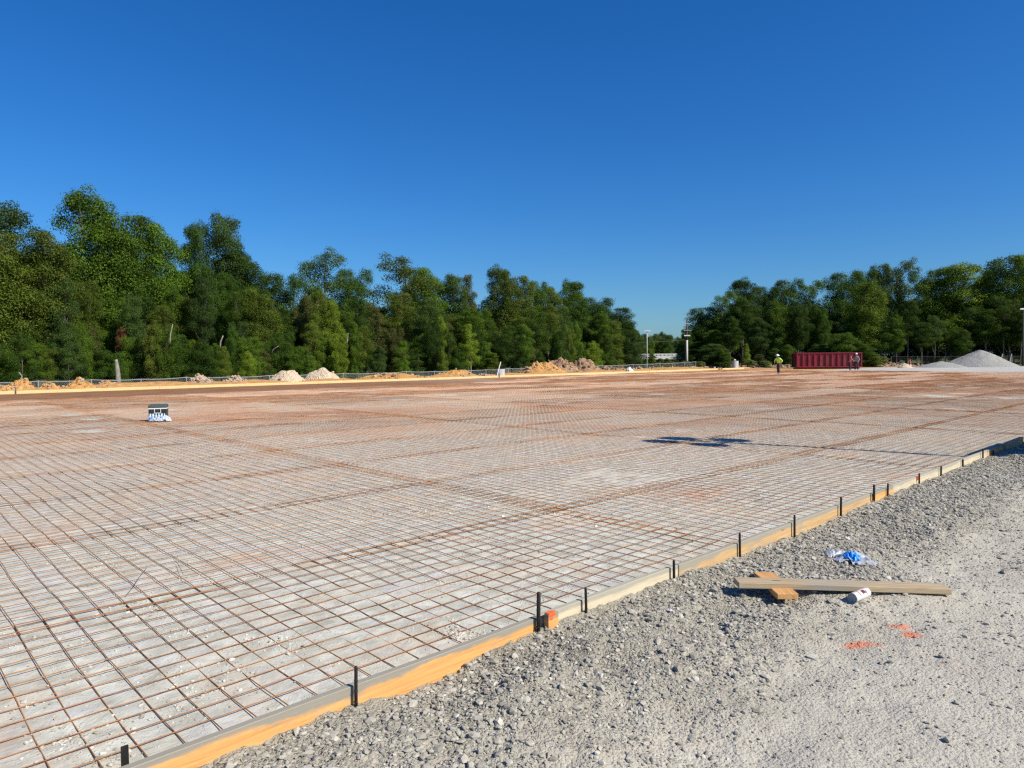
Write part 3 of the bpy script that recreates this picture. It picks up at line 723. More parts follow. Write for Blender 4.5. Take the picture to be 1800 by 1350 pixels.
o = link('torn_wrap', crumple('torn_wrap', .34, .24, .13, 17, M['film']), parent=pk, keep=True); o.location = (.17, -.10, 0)
o = link('loose_wrap', crumple('loose_wrap', .40, .16, .09, 23, M['clear']), parent=pk, keep=True); o.location = (-.04, -.15, 0)
tag(pk, 'pack of clear water bottles in torn shrink wrap standing in front of the black cooler', 'water bottles')

# ------------------------------------------------------------------ heaps of soil and gravel
def heap(name, x, ytop, hw, Z, mat, label, seed, cat='dirt pile', depth=None, skew=0.0, rough=.35, base=-.12, sharp=1.4, n=70, group=None, boulders=0):
    c = far(x, Z, 0); H_ = zat(x, ytop, Z); W_ = hw / F_PX * Z; D_ = depth or W_ * .75
    u = np.linspace(-1.15, 1.15, n); U, V_ = np.meshgrid(u, u, indexing='ij'); r = np.sqrt((U - skew * (1 - np.abs(U))) ** 2 + V_ ** 2)
    z = H_ * np.clip(1 - r, -.2, 1) ** 1 if False else H_ * (1 - np.clip(r, 0, 1.15) ** sharp)
    z = z + H_ * rough * fbm(U * 3 + seed, V_ * 3, seed, 5, .6) * sstep(1.15, .3, r) + base * sstep(.9, 1.15, r)
    P = np.stack([U * W_, V_ * D_, z], -1).reshape(-1, 3)
    i = (np.arange(n - 1)[:, None] * n + np.arange(n - 1)[None]).ravel(); Fc = np.stack([i, i + n, i + n + 1, i + 1], -1)
    o = link(name, npmesh(name, P, Fc), M[mat], smooth=True); o.location = (c.x, c.y, min(0, float(terrain(np.array(c.x), np.array(c.y)))) if Z < 50 or True else 0)
    o.location.z = 0; o.rotation_euler = (0, 0, math.atan2(_rt0.y, _rt0.x))
    tag(o, label, cat, group)
    if boulders:
        rng = np.random.default_rng(seed); k = rng.integers(0, len(P), boulders); rr = np.hypot(P[k, 0] / W_, P[k, 1] / D_); k = k[rr < 1]
        s = stones('rubble_chunks', P[k, 0], P[k, 1], P[k, 2], rng.uniform(.05, .17, len(k)) * Z / 60, M[mat if mat != 'soil' else 'rubble'], .8, .2); s.parent = o; s['kind'] = 'stuff'
    return o
def ZB(x, B):   # depth of the column x at world y = B
    d = ray(x, 640); return (Vector((d.x, d.y, 0)) * (B / d.y)).dot(_fw0)
GH = 'heaps of excavated soil beyond the far form'
HP = [(12, 677, 30, 45.2, 'soil', 'low orange soil heap cut by the left edge of the photo'), (37, 667.5, 28, 46.0, 'soil', 'pointed bright orange soil heap at the far left'),
 (85, 675, 24, 45.6, 'soil', 'low flat orange soil heap between two higher orange heaps'), (138, 668, 36, 45.8, 'soil', 'wide orange soil heap with a pale slab on it, left of the pale tree trunk'),
 (190, 671, 34, 45.9, 'soil', 'low orange and tan soil heap in front of the pale tree trunk'), (352, 661, 26, 46.4, 'rubble', 'small pale rubble heap, left one of the two small rubble heaps'),
 (412, 664, 26, 46.2, 'rubble', 'small pale rubble heap, right one of the two small rubble heaps'), (504, 650.5, 36, 46.8, 'sand', 'pale sand heap, left of the two cream coloured heaps'),
 (566, 645.5, 36, 47.2, 'sand', 'pale sand heap, taller right one of the two cream coloured heaps'), (690, 655.5, 70, 46.2, 'soil', 'long low orange soil ridge right of the cream sand heaps'), (800, 652, 50, 46.6, 'soil', 'low orange soil ridge left of the concrete riser'),
 (846, 660, 17, 43.9, 'rubble', 'tiny whitish gravel heap just behind the far form, left of the concrete riser'), (955, 638, 46, 48.5, 'soil', 'large orange soil heap right of the concrete riser'),
 (985, 632.5, 38, 50.0, 'soil_brown', 'tall brown rubble heap behind the large orange soil heap'), (1026, 632, 34, 50.0, 'soil_brown', 'brown and grey rubble heap, rightmost of the big heaps'), (1080, 646, 40, 47.8, 'soil_brown', 'low brown soil ridge right of the big rubble heaps'), (1190, 645.5, 90, 48.5, 'soil', 'low soil ridge in front of the weeds and utility pole')]
for i, (x, yt, hw, B, mt, lb) in enumerate(HP):
    heap('soil_heap', x, yt, hw, ZB(x, B), mt, lb, 100 + i * 7, group=GH, boulders={'rubble': 160, 'soil': 60, 'soil_brown': 180, 'sand': 25}[mt], rough=.55 if mt != 'sand' else .3, sharp=1.5)
for i, (x, yt, hw, Z, mt, lb) in enumerate([(1350, 643.5, 70, 100, 'soil_brown', 'low brown soil ridge behind the worker in the yellow shirt'), (1560, 640.5, 70, 99, 'soil_brown', 'low brown soil ridge right of the maroon container')]):
    heap('soil_heap', x, yt, hw, Z, mt, lb, 300 + i, group=GH, boulders=160, rough=.6, sharp=1.3, depth=2.0)
heap('gravel_pile', 1722, 615.5, 62, 92, 'gravelpile', 'tall smooth grey gravel pile at the right', 41, 'gravel pile', rough=.10, sharp=1.18, depth=4.2, boulders=0)
heap('gravel_pile', 1655, 635.5, 42, 90, 'gravelpile', 'low grey gravel pile joined to the left foot of the tall gravel pile', 43, 'gravel pile', rough=.12, sharp=1.3, depth=2.6)
heap('gravel_pile', 1591, 638.5, 13, 88, 'sand', 'tiny pale gravel pile near the traffic cone', 44, 'gravel pile', rough=.3)

# ------------------------------------------------------------------ concrete risers, white sack
def riser(x, ytop, B, wpx, label, stick):
    Z = ZB(x, B); c = far(x, Z); r = wpx / 2 / F_PX * Z; h = zat(x, ytop, Z)
    e = empty('concrete_riser', (c.x, c.y, 0)); mb = MB(); mb.lathe([(r * 1.04, -.1), (r * 1.04, .12), (r, .16), (r, h - .02), (r * .98, h), (r * .82, h), (r * .80, h - .04), (r * .80, .1)], 40); mb.build('barrel', M['concrete'], e, smooth=True)
    tag(e, label, 'concrete pipe', 'concrete risers on the far edge'); return e, c, r, h
e1, c1, r1, h1 = riser(879.5, 648.8, 43.7, 16, 'grey concrete riser behind the far form with a white board leaning on it', True)
a = far(873.5, ZB(879, 43.0), .12); b = far(880.5, ZB(879, 43.25), zat(880, 636, ZB(879, 43)))
mb = MB(); d = (b - a); Q = d.to_track_quat('Z', 'X').to_matrix(); mb.box((a + b) / 2, (.075, .03, d.length), Q); tag(mb.build('leaning_board', M['white']), 'narrow white board leaning against the left concrete riser', 'board')
e2, c2, r2, h2 = riser(1292.5, 634.5, 46.2, 11, 'lone grey concrete riser near the right end of the far form', False)
o = link('rock_on_riser', npmesh('rock_on_riser', ICO_V * np.array([.22, .16, .16]) * (1 + .2 * RNG.random((12, 1))), ICO_F), M['sand']); o.location = (c2.x - .1, c2.y, h2 + .10); tag(o, 'pale lump of dried concrete on top of the right riser', 'rock')
p = far(1308, ZB(1308, 46.0)); mb = MB(); mb.box((0, 0, .06), (1.3, .6, .12)); mb.box((.1, .9, .06), (1.1, .5, .12)); o = mb.build('plank_stack', M['wood_far']); o.location = (p.x, p.y, 0); o.rotation_euler = (0, 0, math.atan2(_rt0.y, _rt0.x)); tag(o, 'pale lumber stack lying right of the lone riser', 'lumber')
Zs = ZB(1107, 45.0); p = far(1107, Zs); o = link('white_sack', crumple('white_sack', 16 / F_PX * Zs, .8, 8 / F_PX * Zs, 31, M['white'], 40), keep=True); o.location = (p.x, p.y, 0.02); o.rotation_euler = (0, 0, math.atan2(_rt0.y, _rt0.x)); tag(o, 'crumpled white sack lying behind the far form near the slim light pole', 'sack')

# ------------------------------------------------------------------ fences
def fence(name, P, h, spacing, label, rail=True, post_r=.03, sag=0.0, base=None, mesh=True, cell=.11, matn='galv'):
    e = empty(name, P[0]); o0 = Vector(P[0]); rb, fb = MB(), MB(); tops = []
    for A_, B_ in zip(P, P[1:]):
        A_, B_ = Vector(A_), Vector(B_); L = (B_ - A_).length; n = max(1, round(L / spacing)); d = (B_ - A_) / n
        for k in range(n + (1 if B_ == Vector(P[-1]) else 0)):
            q_ = A_ + d * k - o0; hh = h + random.uniform(-.05, .05)
            m_ = MB(); m_.tube([(0, 0, -.2), (random.uniform(-.03, .03), 0, hh + .04)], post_r, 8); po = m_.build('post', M[matn], e); po.location = q_; tops.append(q_ + Vector((0, 0, hh)))
        if mesh:
            dn = (B_ - A_).normalized(); ncell = int(L / cell); rr = .0032
            for k in range(-int(h / cell), ncell):
                for s in (1, -1):
                    x0_, x1_ = (k * cell, k * cell + h); za, zb_ = (0, h) if s == 1 else (h, 0)
                    if x0_ < 0: za += s * (-x0_); x0_ = 0
                    if x1_ > L: zb_ -= s * (x1_ - L); x1_ = L
                    if x1_ <= x0_: continue
                    a_ = A_ - o0 + dn * x0_; b_ = A_ - o0 + dn * x1_; nrm = Vector((-dn.y, dn.x, 0)) * .002 * s; bs = len(fb.v)
                    for pt, zz in ((a_, za), (b_, zb_)):
                        fb.v.append(tuple(pt + nrm + Vector((0, 0, zz - rr)))); fb.v.append(tuple(pt + nrm + Vector((0, 0, zz + rr))))
                    fb.f.append((bs, bs + 2, bs + 3, bs + 1))
    if rail:
        pts = []
        for a_, b_ in zip(tops, tops[1:]):
            for t in (0, .25, .5, .75): pts.append(a_.lerp(b_, t) - Vector((0, 0, sag * 4 * t * (1 - t))))
        pts.append(tops[-1]); rb.tube(pts, .022, 6); rb.build('top_rail', M[matn], e)
    if mesh: fb.build('chain_link', M[matn], e)
    return tag(e, label, 'fence')
fz = -.95
fence('chain_link_fence', [(-9, 51.2, fz), (20, 51.2, fz), (45, 51.2, fz + .05), (66, 51.4, fz + .25), (84, 52.2, fz + .45)], 1.38, 3.0, 'long galvanised chain link fence in front of the left tree line', sag=.06)
P_ = [far(1566, 104, 0), far(1660, 102, 0), far(1760, 100, 0), far(1880, 98, 0)]
fence('chain_link_fence', P_, 1.35, 2.9, 'chain link fence with brown posts behind the gravel piles at the right', matn='pole_dk', rail=True, post_r=.07)
for x, l in ((1759, 'left leaning wooden post at the foot of the gravel pile'), (1775, 'right leaning wooden post at the foot of the gravel pile')):
    a = far(x - 2, 96, -.1); b = far(x + 3, 96, zat(x, 622, 96)); mb = MB(); mb.tube([a, b], .06, 8); tag(mb.build('leaning_post', M['pole']), l, 'post')

# ------------------------------------------------------------------ poles and wires
def upole(name, x, ytop, Z, arms, label, r=.13, mat='pole', zb=-.3, dark_top=None, cat='utility pole', lean=0):
    c = far(x, Z); h = zat(x, ytop, Z); e = empty(name, (c.x, c.y, zb)); mb = MB(); H_ = h - zb
    if dark_top:
        hs = zat(x, dark_top, Z) - zb; mb.tube([(0, 0, -.3), (0, 0, hs)], [r * 1.1, r * .9], 12); mb.build('shaft', M[mat], e, smooth=True)
        mb = MB(); mb.tube([(0, 0, hs - .01), (0, 0, H_)], [r * .85, r * .65], 12); mb.build('upper_shaft', M['pole_dk'], e, smooth=True)
    else: mb.tube([(0, 0, -.3), (lean, 0, H_)], [r * 1.1, r * .75], 12); mb.build('shaft', M[mat], e, smooth=True)
    ang = math.atan2(_rt0.y, _rt0.x)
    for (ya, wpx, thk, mt) in arms:
        za = zat(x, ya, Z) - zb; wd = wpx / F_PX * Z; mb = MB(); mb.box((lean, 0, 0), (wd, .12, thk)); o = mb.build('crossarm', M[mt], e, bevel=.01); o.location = (0, -.12, za); o.rotation_euler = (0, 0, 0)
        if thk > .3:
            for k in (-.42, .42):
                m2 = MB(); m2.lathe([(.001, 0), (.05, .0), (.06, .06), (.03, .12), (.05, .16), (.001, .2)], 10); i_ = m2.build('insulator', M['white'], o); i_.location = (lean + k * wd, 0, thk / 2)
    e.rotation_euler = (0, 0, ang); return tag(e, label, cat)
upole('slim_light_pole', 1137.5, 580, 96, [(582, 12, .13, 'white')], 'slim pale pole with a short white crossbar, left of the two poles in the gap', r=.07, cat='pole')
upole('utility_pole', 1207.5, 564.5, 100, [(569.5, 10, .10, 'galv'), (581, 13, .07, 'galv'), (590, 11, .16, 'white')], 'tall utility pole with dark top and grey lower shaft in the tree gap', r=.16, dark_top=598)
upole('utility_pole', 1798, 541, 98, [(543.5, 16, .2, 'white')], 'thin utility pole with a white crossarm at the right edge of the photo', r=.12, mat='pole_dk')
def wire(a, b, sag, label, r=.02):
    pts = [a.lerp(b, t / 16) - Vector((0, 0, sag * 4 * (t / 16) * (1 - t / 16))) for t in range(17)]; mb = MB(); mb.tube(pts, r, 5); tag(mb.build('power_line', M['pole']), label, 'cable')
wire(far(1040, 118, zat(1040, 601, 118)), far(1207, 100, zat(1207, 597.5, 100)), .25, 'pale overhead cable running left from the utility pole')

# ------------------------------------------------------------------ road bridge in the gap
Zb = 175; cB = far(1150, Zb); e = empty('road_bridge', (cB.x, cB.y, -2)); e.rotation_euler = (0, 0, math.atan2(_rt0.y, _rt0.x))
pxm = Zb / F_PX; L = 130 * pxm; mc = plain('bridge_concrete', (.62, .61, .58), .85, .12, .6)
zt = zat(1150, 622, Zb) + 2; zr = zat(1150, 625.2, Zb) + 2; zd = zat(1150, 631.5, Zb) + 2
mb = MB(); mb.box((0, 0, (zr + zd) / 2), (L, 8, zr - zd)); mb.build('deck', mc, e)
mb = MB(); mb.box((0, -3.9, zt - .1), (L, .3, .25)); mb.build('top_rail', mc, e)
for k in range(int(L / .95)):
    mb = MB(); mb.box((-L / 2 + k * .95, -3.9, (zr + zt - .22) / 2), (.55, .28, zt - .22 - zr)); mb.build('baluster', mc, e)
for xo in (-30, 45):
    mb = MB(); mb.box((xo * pxm, 0, zd / 2 - .5), (1.6, 6, zd + 1)); mb.build('pier', mc, e)
mb = MB(); mb.box((46 * pxm, -4.6, zat(1196, 621, Zb) + 2 + .6), (5 * pxm, .8, 26 * pxm)); mb.build('pylon', plain('dark_concrete', (.17, .16, .18), .9, .2, .5), e)
tag(e, 'pale concrete road bridge with a slotted parapet seen in the gap between the tree lines', 'bridge')

# ------------------------------------------------------------------ roll-off container
def container():
    Z = 85.0; fl = far(1400.5, Z + .5); ang = YAW - math.pi / 2 - math.radians(9)
    e = empty('dumpster', (fl.x, fl.y, 0), ang); L = 7.45; W_ = 2.4; H_ = zat(1450, 620.3, 84.5)
    b0_ = .18; top = H_
    def part(name, boxes, mat, par=e, bev=.01):
        mb = MB()
        for c, s in boxes: mb.box(c, s)
        return mb.build(name, M[mat], par, bevel=bev)
    part('side_panel', [((L / 2, .06, (b0_ + top) / 2), (L, .05, top - b0_))], 'maroon'); part('side_panel', [((L / 2, W_ - .06, (b0_ + top) / 2), (L, .05, top - b0_))], 'maroon')
    part('end_panel', [((.03, W_ / 2, (b0_ + top) / 2), (.05, W_ - .17, top - b0_))], 'maroon_dk'); part('tailgate', [((L - .03, W_ / 2, (b0_ + top) / 2), (.05, W_ - .17, top - b0_))], 'maroon_dk')
    part('floor', [((L / 2, W_ / 2, b0_ + .03), (L - .12, W_ - .18, .06))], 'maroon_dk')
    part('top_rail', [((L / 2, .0, top - .02), (L + .1, .13, .13)), ((L / 2, W_, top - .02), (L + .1, .13, .13)), ((-.03, W_ / 2, top - .02), (.13, W_ - .135, .13)), ((L + .03, W_ / 2, top - .02), (.13, W_ - .135, .13))], 'maroon')
    part('bottom_rail', [((L / 2, .0, b0_ + .06), (L + .1, .14, .14)), ((L / 2, W_, b0_ + .06), (L + .1, .14, .14))], 'maroon')
    for k in range(12):
        x = .05 + (L - .1) * k / 11
        for y in (-.025, W_ + .025):
            if y > 0 and k % 2: continue
            mb = MB(); mb.box((x, y, (b0_ + top) / 2), (.15, .13, top - b0_ - .28)); mb.build('rib', M['maroon'], e, bevel=.02)
    for k in range(3): part('end_rib', [((-.05, .4 + k * .8, (b0_ + top) / 2), (.12, .1, top - b0_ - .24))], 'maroon_dk')
    part('skid', [((L / 2, W_ * .3, .07), (L, .12, .14))], 'maroon_dk'); part('skid', [((L / 2, W_ * .7, .07), (L, .12, .14))], 'maroon_dk')
    for x, y in ((.5, .35), (.5, W_ - .35), (L - .5, .35), (L - .5, W_ - .35)):
        mb = MB(); mb.lathe([(.001, -.09), (.1, -.09), (.1, .09), (.001, .09)], 16, Matrix.Rotation(math.pi / 2, 4, 'X')); o = mb.build('wheel', M['steel'], e); o.location = (x, y, .1)
    tag(e, 'long open maroon roll off dumpster with vertical ribs in front of the right tree line', 'dumpster')
container()

# traffic cone by the fence
c = far(1600, 97); e = empty('traffic_cone', (c.x, c.y, -.02)); mb = MB(); mb.box((0, 0, .03), (.42, .42, .06)); mb.build('base', M['red'], e, bevel=.01)
mb = MB(); mb.lathe([(.17, .06), (.13, .36)], 20); mb.build('collar', M['white'], e, smooth=True)
mb = MB(); mb.lathe([(.129, .362), (.045, .98), (.001, .99)], 20); mb.build('cone', M['red'], e, smooth=True)
tag(e, 'tall red cone with a white lower collar by the fence left of the gravel pile', 'traffic cone')

# ------------------------------------------------------------------ people
def skinmesh(name, verts, edges, radii, mat, parent, sub=2, root=0):
    me = bpy.data.meshes.new(name); me.from_pydata(verts, edges, []); me.update(); o = link(name, me, mat, parent, keep=True)
    sk = o.modifiers.new('skin', 'SKIN'); sk.use_smooth_shade = True
    for v, r in zip(me.skin_vertices[0].data, radii):
        v.radius = (r, r) if not isinstance(r, tuple) else r
    me.skin_vertices[0].data[root].use_root = True
    ss = o.modifiers.new('sub', 'SUBSURF'); ss.levels = ss.render_levels = sub; return o
def person(x, Z, face, lean, arms, legs, shirt, pants, hat, label, brim=False, hgt=1.75):
    """local frame: +y is where the person faces; face = heading in world"""
    c = far(x, Z); e = empty('person', (c.x, c.y, 0.0), face - math.pi / 2); k = hgt / 1.75
    def P(x_, y_, z_):   # bend the upper body forward about the hip
        if z_ > .95:
            dz = z_ - .95; y_, z_ = y_ * math.cos(lean) + dz * math.sin(lean), .95 + dz * math.cos(lean) - y_ * math.sin(lean)
        return (x_ * k, y_ * k, z_ * k)
    V = [P(0, 0, .96), P(0, 0, 1.12), P(0, .0, 1.30), P(0, -.01, 1.43), P(0, 0, 1.50), P(0, .02, 1.58), P(0, .025, 1.66), P(0, .02, 1.72)]
    R = [(.15, .11), (.14, .10), (.17, .11), (.12, .09), .055, .075, .085, .06]; E = [(i, i + 1) for i in range(7)]
    joints = {}
    for s, (el, ha) in zip((-1, 1), arms):
        i0 = len(V); sh = P(s * .19, 0, 1.41); el_ = (s * el[0] * k, el[1] * k, el[2] * k); ha_ = (s * ha[0] * k, ha[1] * k, ha[2] * k)
        V += [sh, el_, ha_]; R += [.058, .043, .030]; E += [(3, i0), (i0, i0 + 1), (i0 + 1, i0 + 2)]
        d = Vector(ha_) - Vector(el_); d.normalize(); pm = Vector(ha_) + d * .07; ip = len(V); V.append(tuple(pm)); R.append((.038, .02)); E.append((i0 + 2, ip))
        side = d.cross(Vector((0, 1, .2))).normalized()
        for f, ln in zip((-1.5, -.5, .5, 1.5), (.060, .075, .070, .055)):
            a_ = pm + side * f * .017 + d * .03; b_ = a_ + d * ln * .6 + Vector((0, .006, 0)); c_ = b_ + d * ln * .4 + Vector((0, .016, -.004))
            i_ = len(V); V += [tuple(a_), tuple(b_), tuple(c_)]; R += [.0095, .0085, .0075]; E += [(ip, i_), (i_, i_ + 1), (i_ + 1, i_ + 2)]
        i_ = len(V); t0 = Vector(ha_) + d * .03 + side * .035; t1 = t0 + d * .03 + side * .02; V += [tuple(t0), tuple(t1)]; R += [.011, .009]; E += [(i0 + 2, i_), (i_, i_ + 1)]
        joints[s] = (sh, el_, ha_)
    lj = {}
    for s, (kn, an) in zip((-1, 1), legs):
        i0 = len(V); hp = (s * .10 * k, 0, .90 * k); kn_ = (s * kn[0] * k, kn[1] * k, kn[2] * k); an_ = (s * an[0] * k, an[1] * k, an[2] * k); toe = (an_[0] + s * .02, an_[1] + .17 * k, .035)
        V += [hp, kn_, an_, toe]; R += [.095, .062, .042, .035]; E += [(0, i0), (i0, i0 + 1), (i0 + 1, i0 + 2), (i0 + 2, i0 + 3)]; lj[s] = (hp, kn_, an_, toe)
    body = skinmesh('body', V, E, R, M['skin'], e)
    # nose, ears, eyes
    hc = Vector(P(0, .03, 1.655)); mb = MB()
    mb.tube([hc + Vector((0, .085, .01)), hc + Vector((0, .108, -.02)), hc + Vector((0, .09, -.028))], [.008, .016, .010], 8)
    for s in (-1, 1): mb.tube([hc + Vector((s * .078, -.01, .02)), hc + Vector((s * .092, -.015, 0)), hc + Vector((s * .08, -.01, -.03))], [.01, .016, .008], 8)
    mb.build('face_features', M['skin'], e, smooth=True)
    mb = MB()
    for s in (-1, 1): mb.lathe([(.001, -.01), (.011, -.004), (.011, .004), (.001, .01)], 8, Matrix.Translation(hc + Vector((s * .032, .082, .018))))
    mb.build('eyes', M['steel'], e)
    mb = MB(); mb.tube([hc + Vector((-.025, .086, -.055)), hc + Vector((0, .092, -.056)), hc + Vector((.025, .086, -.055))], .005, 6); mb.build('mouth', M['red'], e)
    # shirt
    V2 = [P(0, 0, .93), P(0, 0, 1.12), P(0, 0, 1.30), P(0, -.01, 1.43), P(0, 0, 1.48)]; R2 = [(.175, .13), (.165, .12), (.195, .13), (.14, .105), .07]; E2 = [(0, 1), (1, 2), (2, 3), (3, 4)]
    for s in (-1, 1):
        sh, el_, ha_ = joints[s]; i0 = len(V2); mid = tuple(Vector(el_).lerp(Vector(ha_), .75)); V2 += [sh, el_, mid]; R2 += [.074, .058, .045]; E2 += [(3, i0), (i0, i0 + 1), (i0 + 1, i0 + 2)]
    skinmesh('shirt', V2, E2, R2, M[shirt], e)
    V3 = [(0, 0, .96 * k), (0, 0, .90 * k)]; R3 = [(.172, .13), (.16, .13)]; E3 = [(0, 1)]
    for s in (-1, 1):
        hp, kn_, an_, toe = lj[s]; i0 = len(V3); V3 += [hp, kn_, (an_[0], an_[1], an_[2] + .02)]; R3 += [.112, .080, .062]; E3 += [(1, i0), (i0, i0 + 1), (i0 + 1, i0 + 2)]
    skinmesh('trousers', V3, E3, R3, M[pants], e)
    for s in (-1, 1):
        hp, kn_, an_, toe = lj[s]; skinmesh('boot', [(an_[0], an_[1], an_[2] + .04), (an_[0], an_[1], .05), (toe[0], toe[1] * .6 + an_[1] * .4, .045), toe], [(0, 1), (1, 2), (2, 3)], [.055, .058, .05, .04], M['boot'], e)
    mb = MB(); mb.lathe([(.172, 0), (.178, .0), (.178, .05), (.172, .05)], 20, Matrix.Translation((0, 0, .92 * k)) @ Matrix.Diagonal((1, .78, 1, 1))); mb.build('tool_belt', M['boot' if not brim else 'denim'], e)
    if hat:
        T = Matrix.Translation(hc + Vector((0, .0, .045))) @ Matrix.Rotation(-lean * .7, 4, 'X')
        bw = .20 if brim else .125
        mb = MB(); mb.lathe([(bw, .0), (bw + .01, .008), (.118, .022), (.113, .06), (.095, .10), (.055, .125), (.001, .132)], 28, T); mb.build('hard_hat', M['hat'], e, smooth=True)
    else:
        T = Matrix.Translation(hc + Vector((0, -.012, .03))); mb = MB(); mb.lathe([(.088, -.03), (.094, .0), (.088, .045), (.055, .078), (.001, .088)], 20, T); mb.build('hair', M['denim'], e, smooth=True)
    return tag(e, label, 'person')
toward = YAW + math.pi
person(1369, 62.6, toward - .9, .30, [((.36, .05, 1.20), (.30, .12, .98)), ((.34, .08, 1.22), (.32, .14, .96))], [((.07, .10, .50), (.06, -.02, .09)), ((.08, .05, .50), (.06, .02, .09))], 'hivis', 'brown', True, 'worker in a bright yellow green shirt and wide white hat standing on the pad', brim=True, hgt=1.74)
person(1493.5, 75.5, toward + 1.2, .25, [((.22, .22, 1.18), (.16, .42, 1.12)), ((.22, .20, 1.16), (.16, .40, 1.10))], [((.12, .06, .50), (.14, .0, .09)), ((.12, .08, .50), (.16, .05, .09))], 'vest', 'denim', False, 'worker in a faded orange shirt and dark trousers, left of the pair by the dumpster', hgt=1.74)
person(1505.5, 73.5, toward - .7, .08, [((.26, .03, 1.14), (.24, .20, .98)), ((.24, .05, 1.14), (.20, .24, 1.02))], [((.12, .04, .50), (.14, -.04, .09)), ((.12, .04, .50), (.10, .06, .09))], 'grey_cl', 'denim', True, 'worker in a mottled grey shirt and white hard hat, right one by the dumpster', hgt=1.80)

# ------------------------------------------------------------------ portable light tower just outside the right edge; it throws the long shadow on the pad
e = empty('light_tower', (14.35, 0.15, 0)); 
mb = MB(); mb.box((.35, .85, 1.05), (2.3, 1.05, 1.1)); mb.build('generator_housing', M['white'], e, bevel=.04)
mb = MB(); mb.box((.35, .85, .46), (2.5, 1.15, .08)); mb.box((-1.25, .85, .46), (.8, .1, .08)); mb.box((-.55, .3, .46), (.3, .5, .08)); mb.build('chassis', M['steel'], e)
for y in (.22, 1.50):
    mb = MB(); mb.lathe([(.001, -.09), (.20, -.09), (.30, -.07), (.31, 0), (.30, .07), (.20, .09), (.001, .09)], 28, Matrix.Rotation(math.pi / 2, 4, 'X')); o = mb.build('wheel', M['black'], e, smooth=True); o.location = (.35, y, .31)
mb = MB(); mb.tube([(-.55, .3, .4), (-.55, .3, 2.6)], .085, 10); mb.tube([(-.55, .3, 2.4), (-.55, .3, 4.6)], .07, 10); mb.tube([(-.55, .3, 4.4), (-.55, .3, 6.9)], .07, 10); mb.build('mast', M['galv'], e)
mb = MB(); mb.box((-.55, .3, 6.82), (1.0, .05, .05)); mb.box((-.55, .3, 5.98), (1.1, .05, .05)); mb.build('lamp_bar', M['galv'], e)
for dx, dz in ((-.48, 6.92), (.22, 7.00), (-.50, 6.10), (.42, 6.16)):
    mb = MB(); mb.lathe([(.05, .14), (.18, .11), (.27, -.02), (.28, -.09), (.001, -.10)], 20, Matrix.Rotation(math.radians(55), 4, 'X')); o = mb.build('lamp_head', M['galv'], e, smooth=True); o.location = (-.55 + dx, .22, dz)
tag(e, 'portable light tower trailer with a tall mast and four round lamps', 'light tower')

# ------------------------------------------------------------------ trees
def crown_mesh(name, seed, shape, nleaf=11000, leaf=.018, nblob=46, mat=None, gap=.0):
    """crown in a unit box: x,y in [-.5,.5], z in [0,1]; leaves gathered in clumps"""
    rng = np.random.default_rng(seed)
    def width(z):
        if shape == 'round': return np.sqrt(np.clip(1 - (2 * z - 1) ** 2, 0, 1)) ** .8
        if shape == 'oval': return np.clip(np.sin(np.pi * np.clip(z, 0, 1) ** .8), 0, 1) ** .6
        if shape == 'top': return np.clip(np.sin(np.pi * np.clip(z * .86 + .02, 0, 1) ** 1.5), 0, 1) ** .7
        if shape == 'cone': return np.clip(1.15 * (1 - z) ** .75, 0, 1) * sstep(-.05, .12, z)
        return np.clip(1 - z * z, 0, 1) ** .5
    # big lobes inside the outline, smaller billows on each lobe, leaves on the billows
    nlob = max(7, nblob // 7); C = []; BR = []
    zl = (np.arange(nlob) + rng.uniform(.1, .9, nlob)) / nlob * .86 + .06; th = np.arange(nlob) * 2.4 + rng.uniform(-.5, .5, nlob)
    for k in range(nlob):
        wz = max(float(width(zl[k])), .22); R_ = (.13 + .13 * wz) * rng.uniform(.8, 1.15); rad = max(0, .47 * wz - R_ * .75) * rng.uniform(.55, 1.1)
        c0 = np.array([rad * math.cos(th[k]), rad * math.sin(th[k]), zl[k]]); nb_ = max(5, nblob // nlob)
        for q2 in range(nb_):
            dd = rng.normal(size=3); dd[2] = abs(dd[2]) * .9 - .25; dd /= np.linalg.norm(dd)
            C.append(c0 + dd * np.array([1, 1, .52]) * R_ * rng.uniform(.65, 1.0)); BR.append(R_ * rng.uniform(.34, .56))
        C.append(c0); BR.append(R_ * .8)
    C = np.array(C); br = np.array(BR); C[:, 2] = np.clip(C[:, 2], .03, .97)
    pick = rng.choice(len(C), nleaf, p=(br ** 2) / (br ** 2).sum())
    d = rng.normal(size=(nleaf, 3)); d[:, 2] += .35; d /= np.linalg.norm(d, axis=1, keepdims=True)
    rad = br[pick] * (.55 + .45 * rng.random(nleaf)) * (1 + .16 * rng.normal(size=nleaf))
    P = C[pick] + d * rad[:, None] * np.array([1.1, 1.1, .55])
    nrm = d * 1.1 + rng.normal(size=(nleaf, 3)) * .5 + np.array([0, 0, .35]); nrm /= np.linalg.norm(nrm, axis=1, keepdims=True)
    t = np.cross(nrm, rng.normal(size=(nleaf, 3))); t /= np.linalg.norm(t, axis=1, keepdims=True); b = np.cross(nrm, t)
    s = leaf * rng.uniform(.6, 1.35, nleaf)[:, None]
    q_ = [P + t * s, P + b * s * .55 + nrm * s * .15, P - t * s * .9, P - b * s * .55 + nrm * s * .15]
    V = np.stack(q_, 1); V[:, :, 2] = P[:, None, 2] + (V[:, :, 2] - P[:, None, 2]) * .6
    V[:, :, 2] = np.clip(V[:, :, 2], 0, 1.02)
    me = npmesh(name, V.reshape(-1, 3), np.arange(nleaf * 4).reshape(-1, 4))
    return me, C
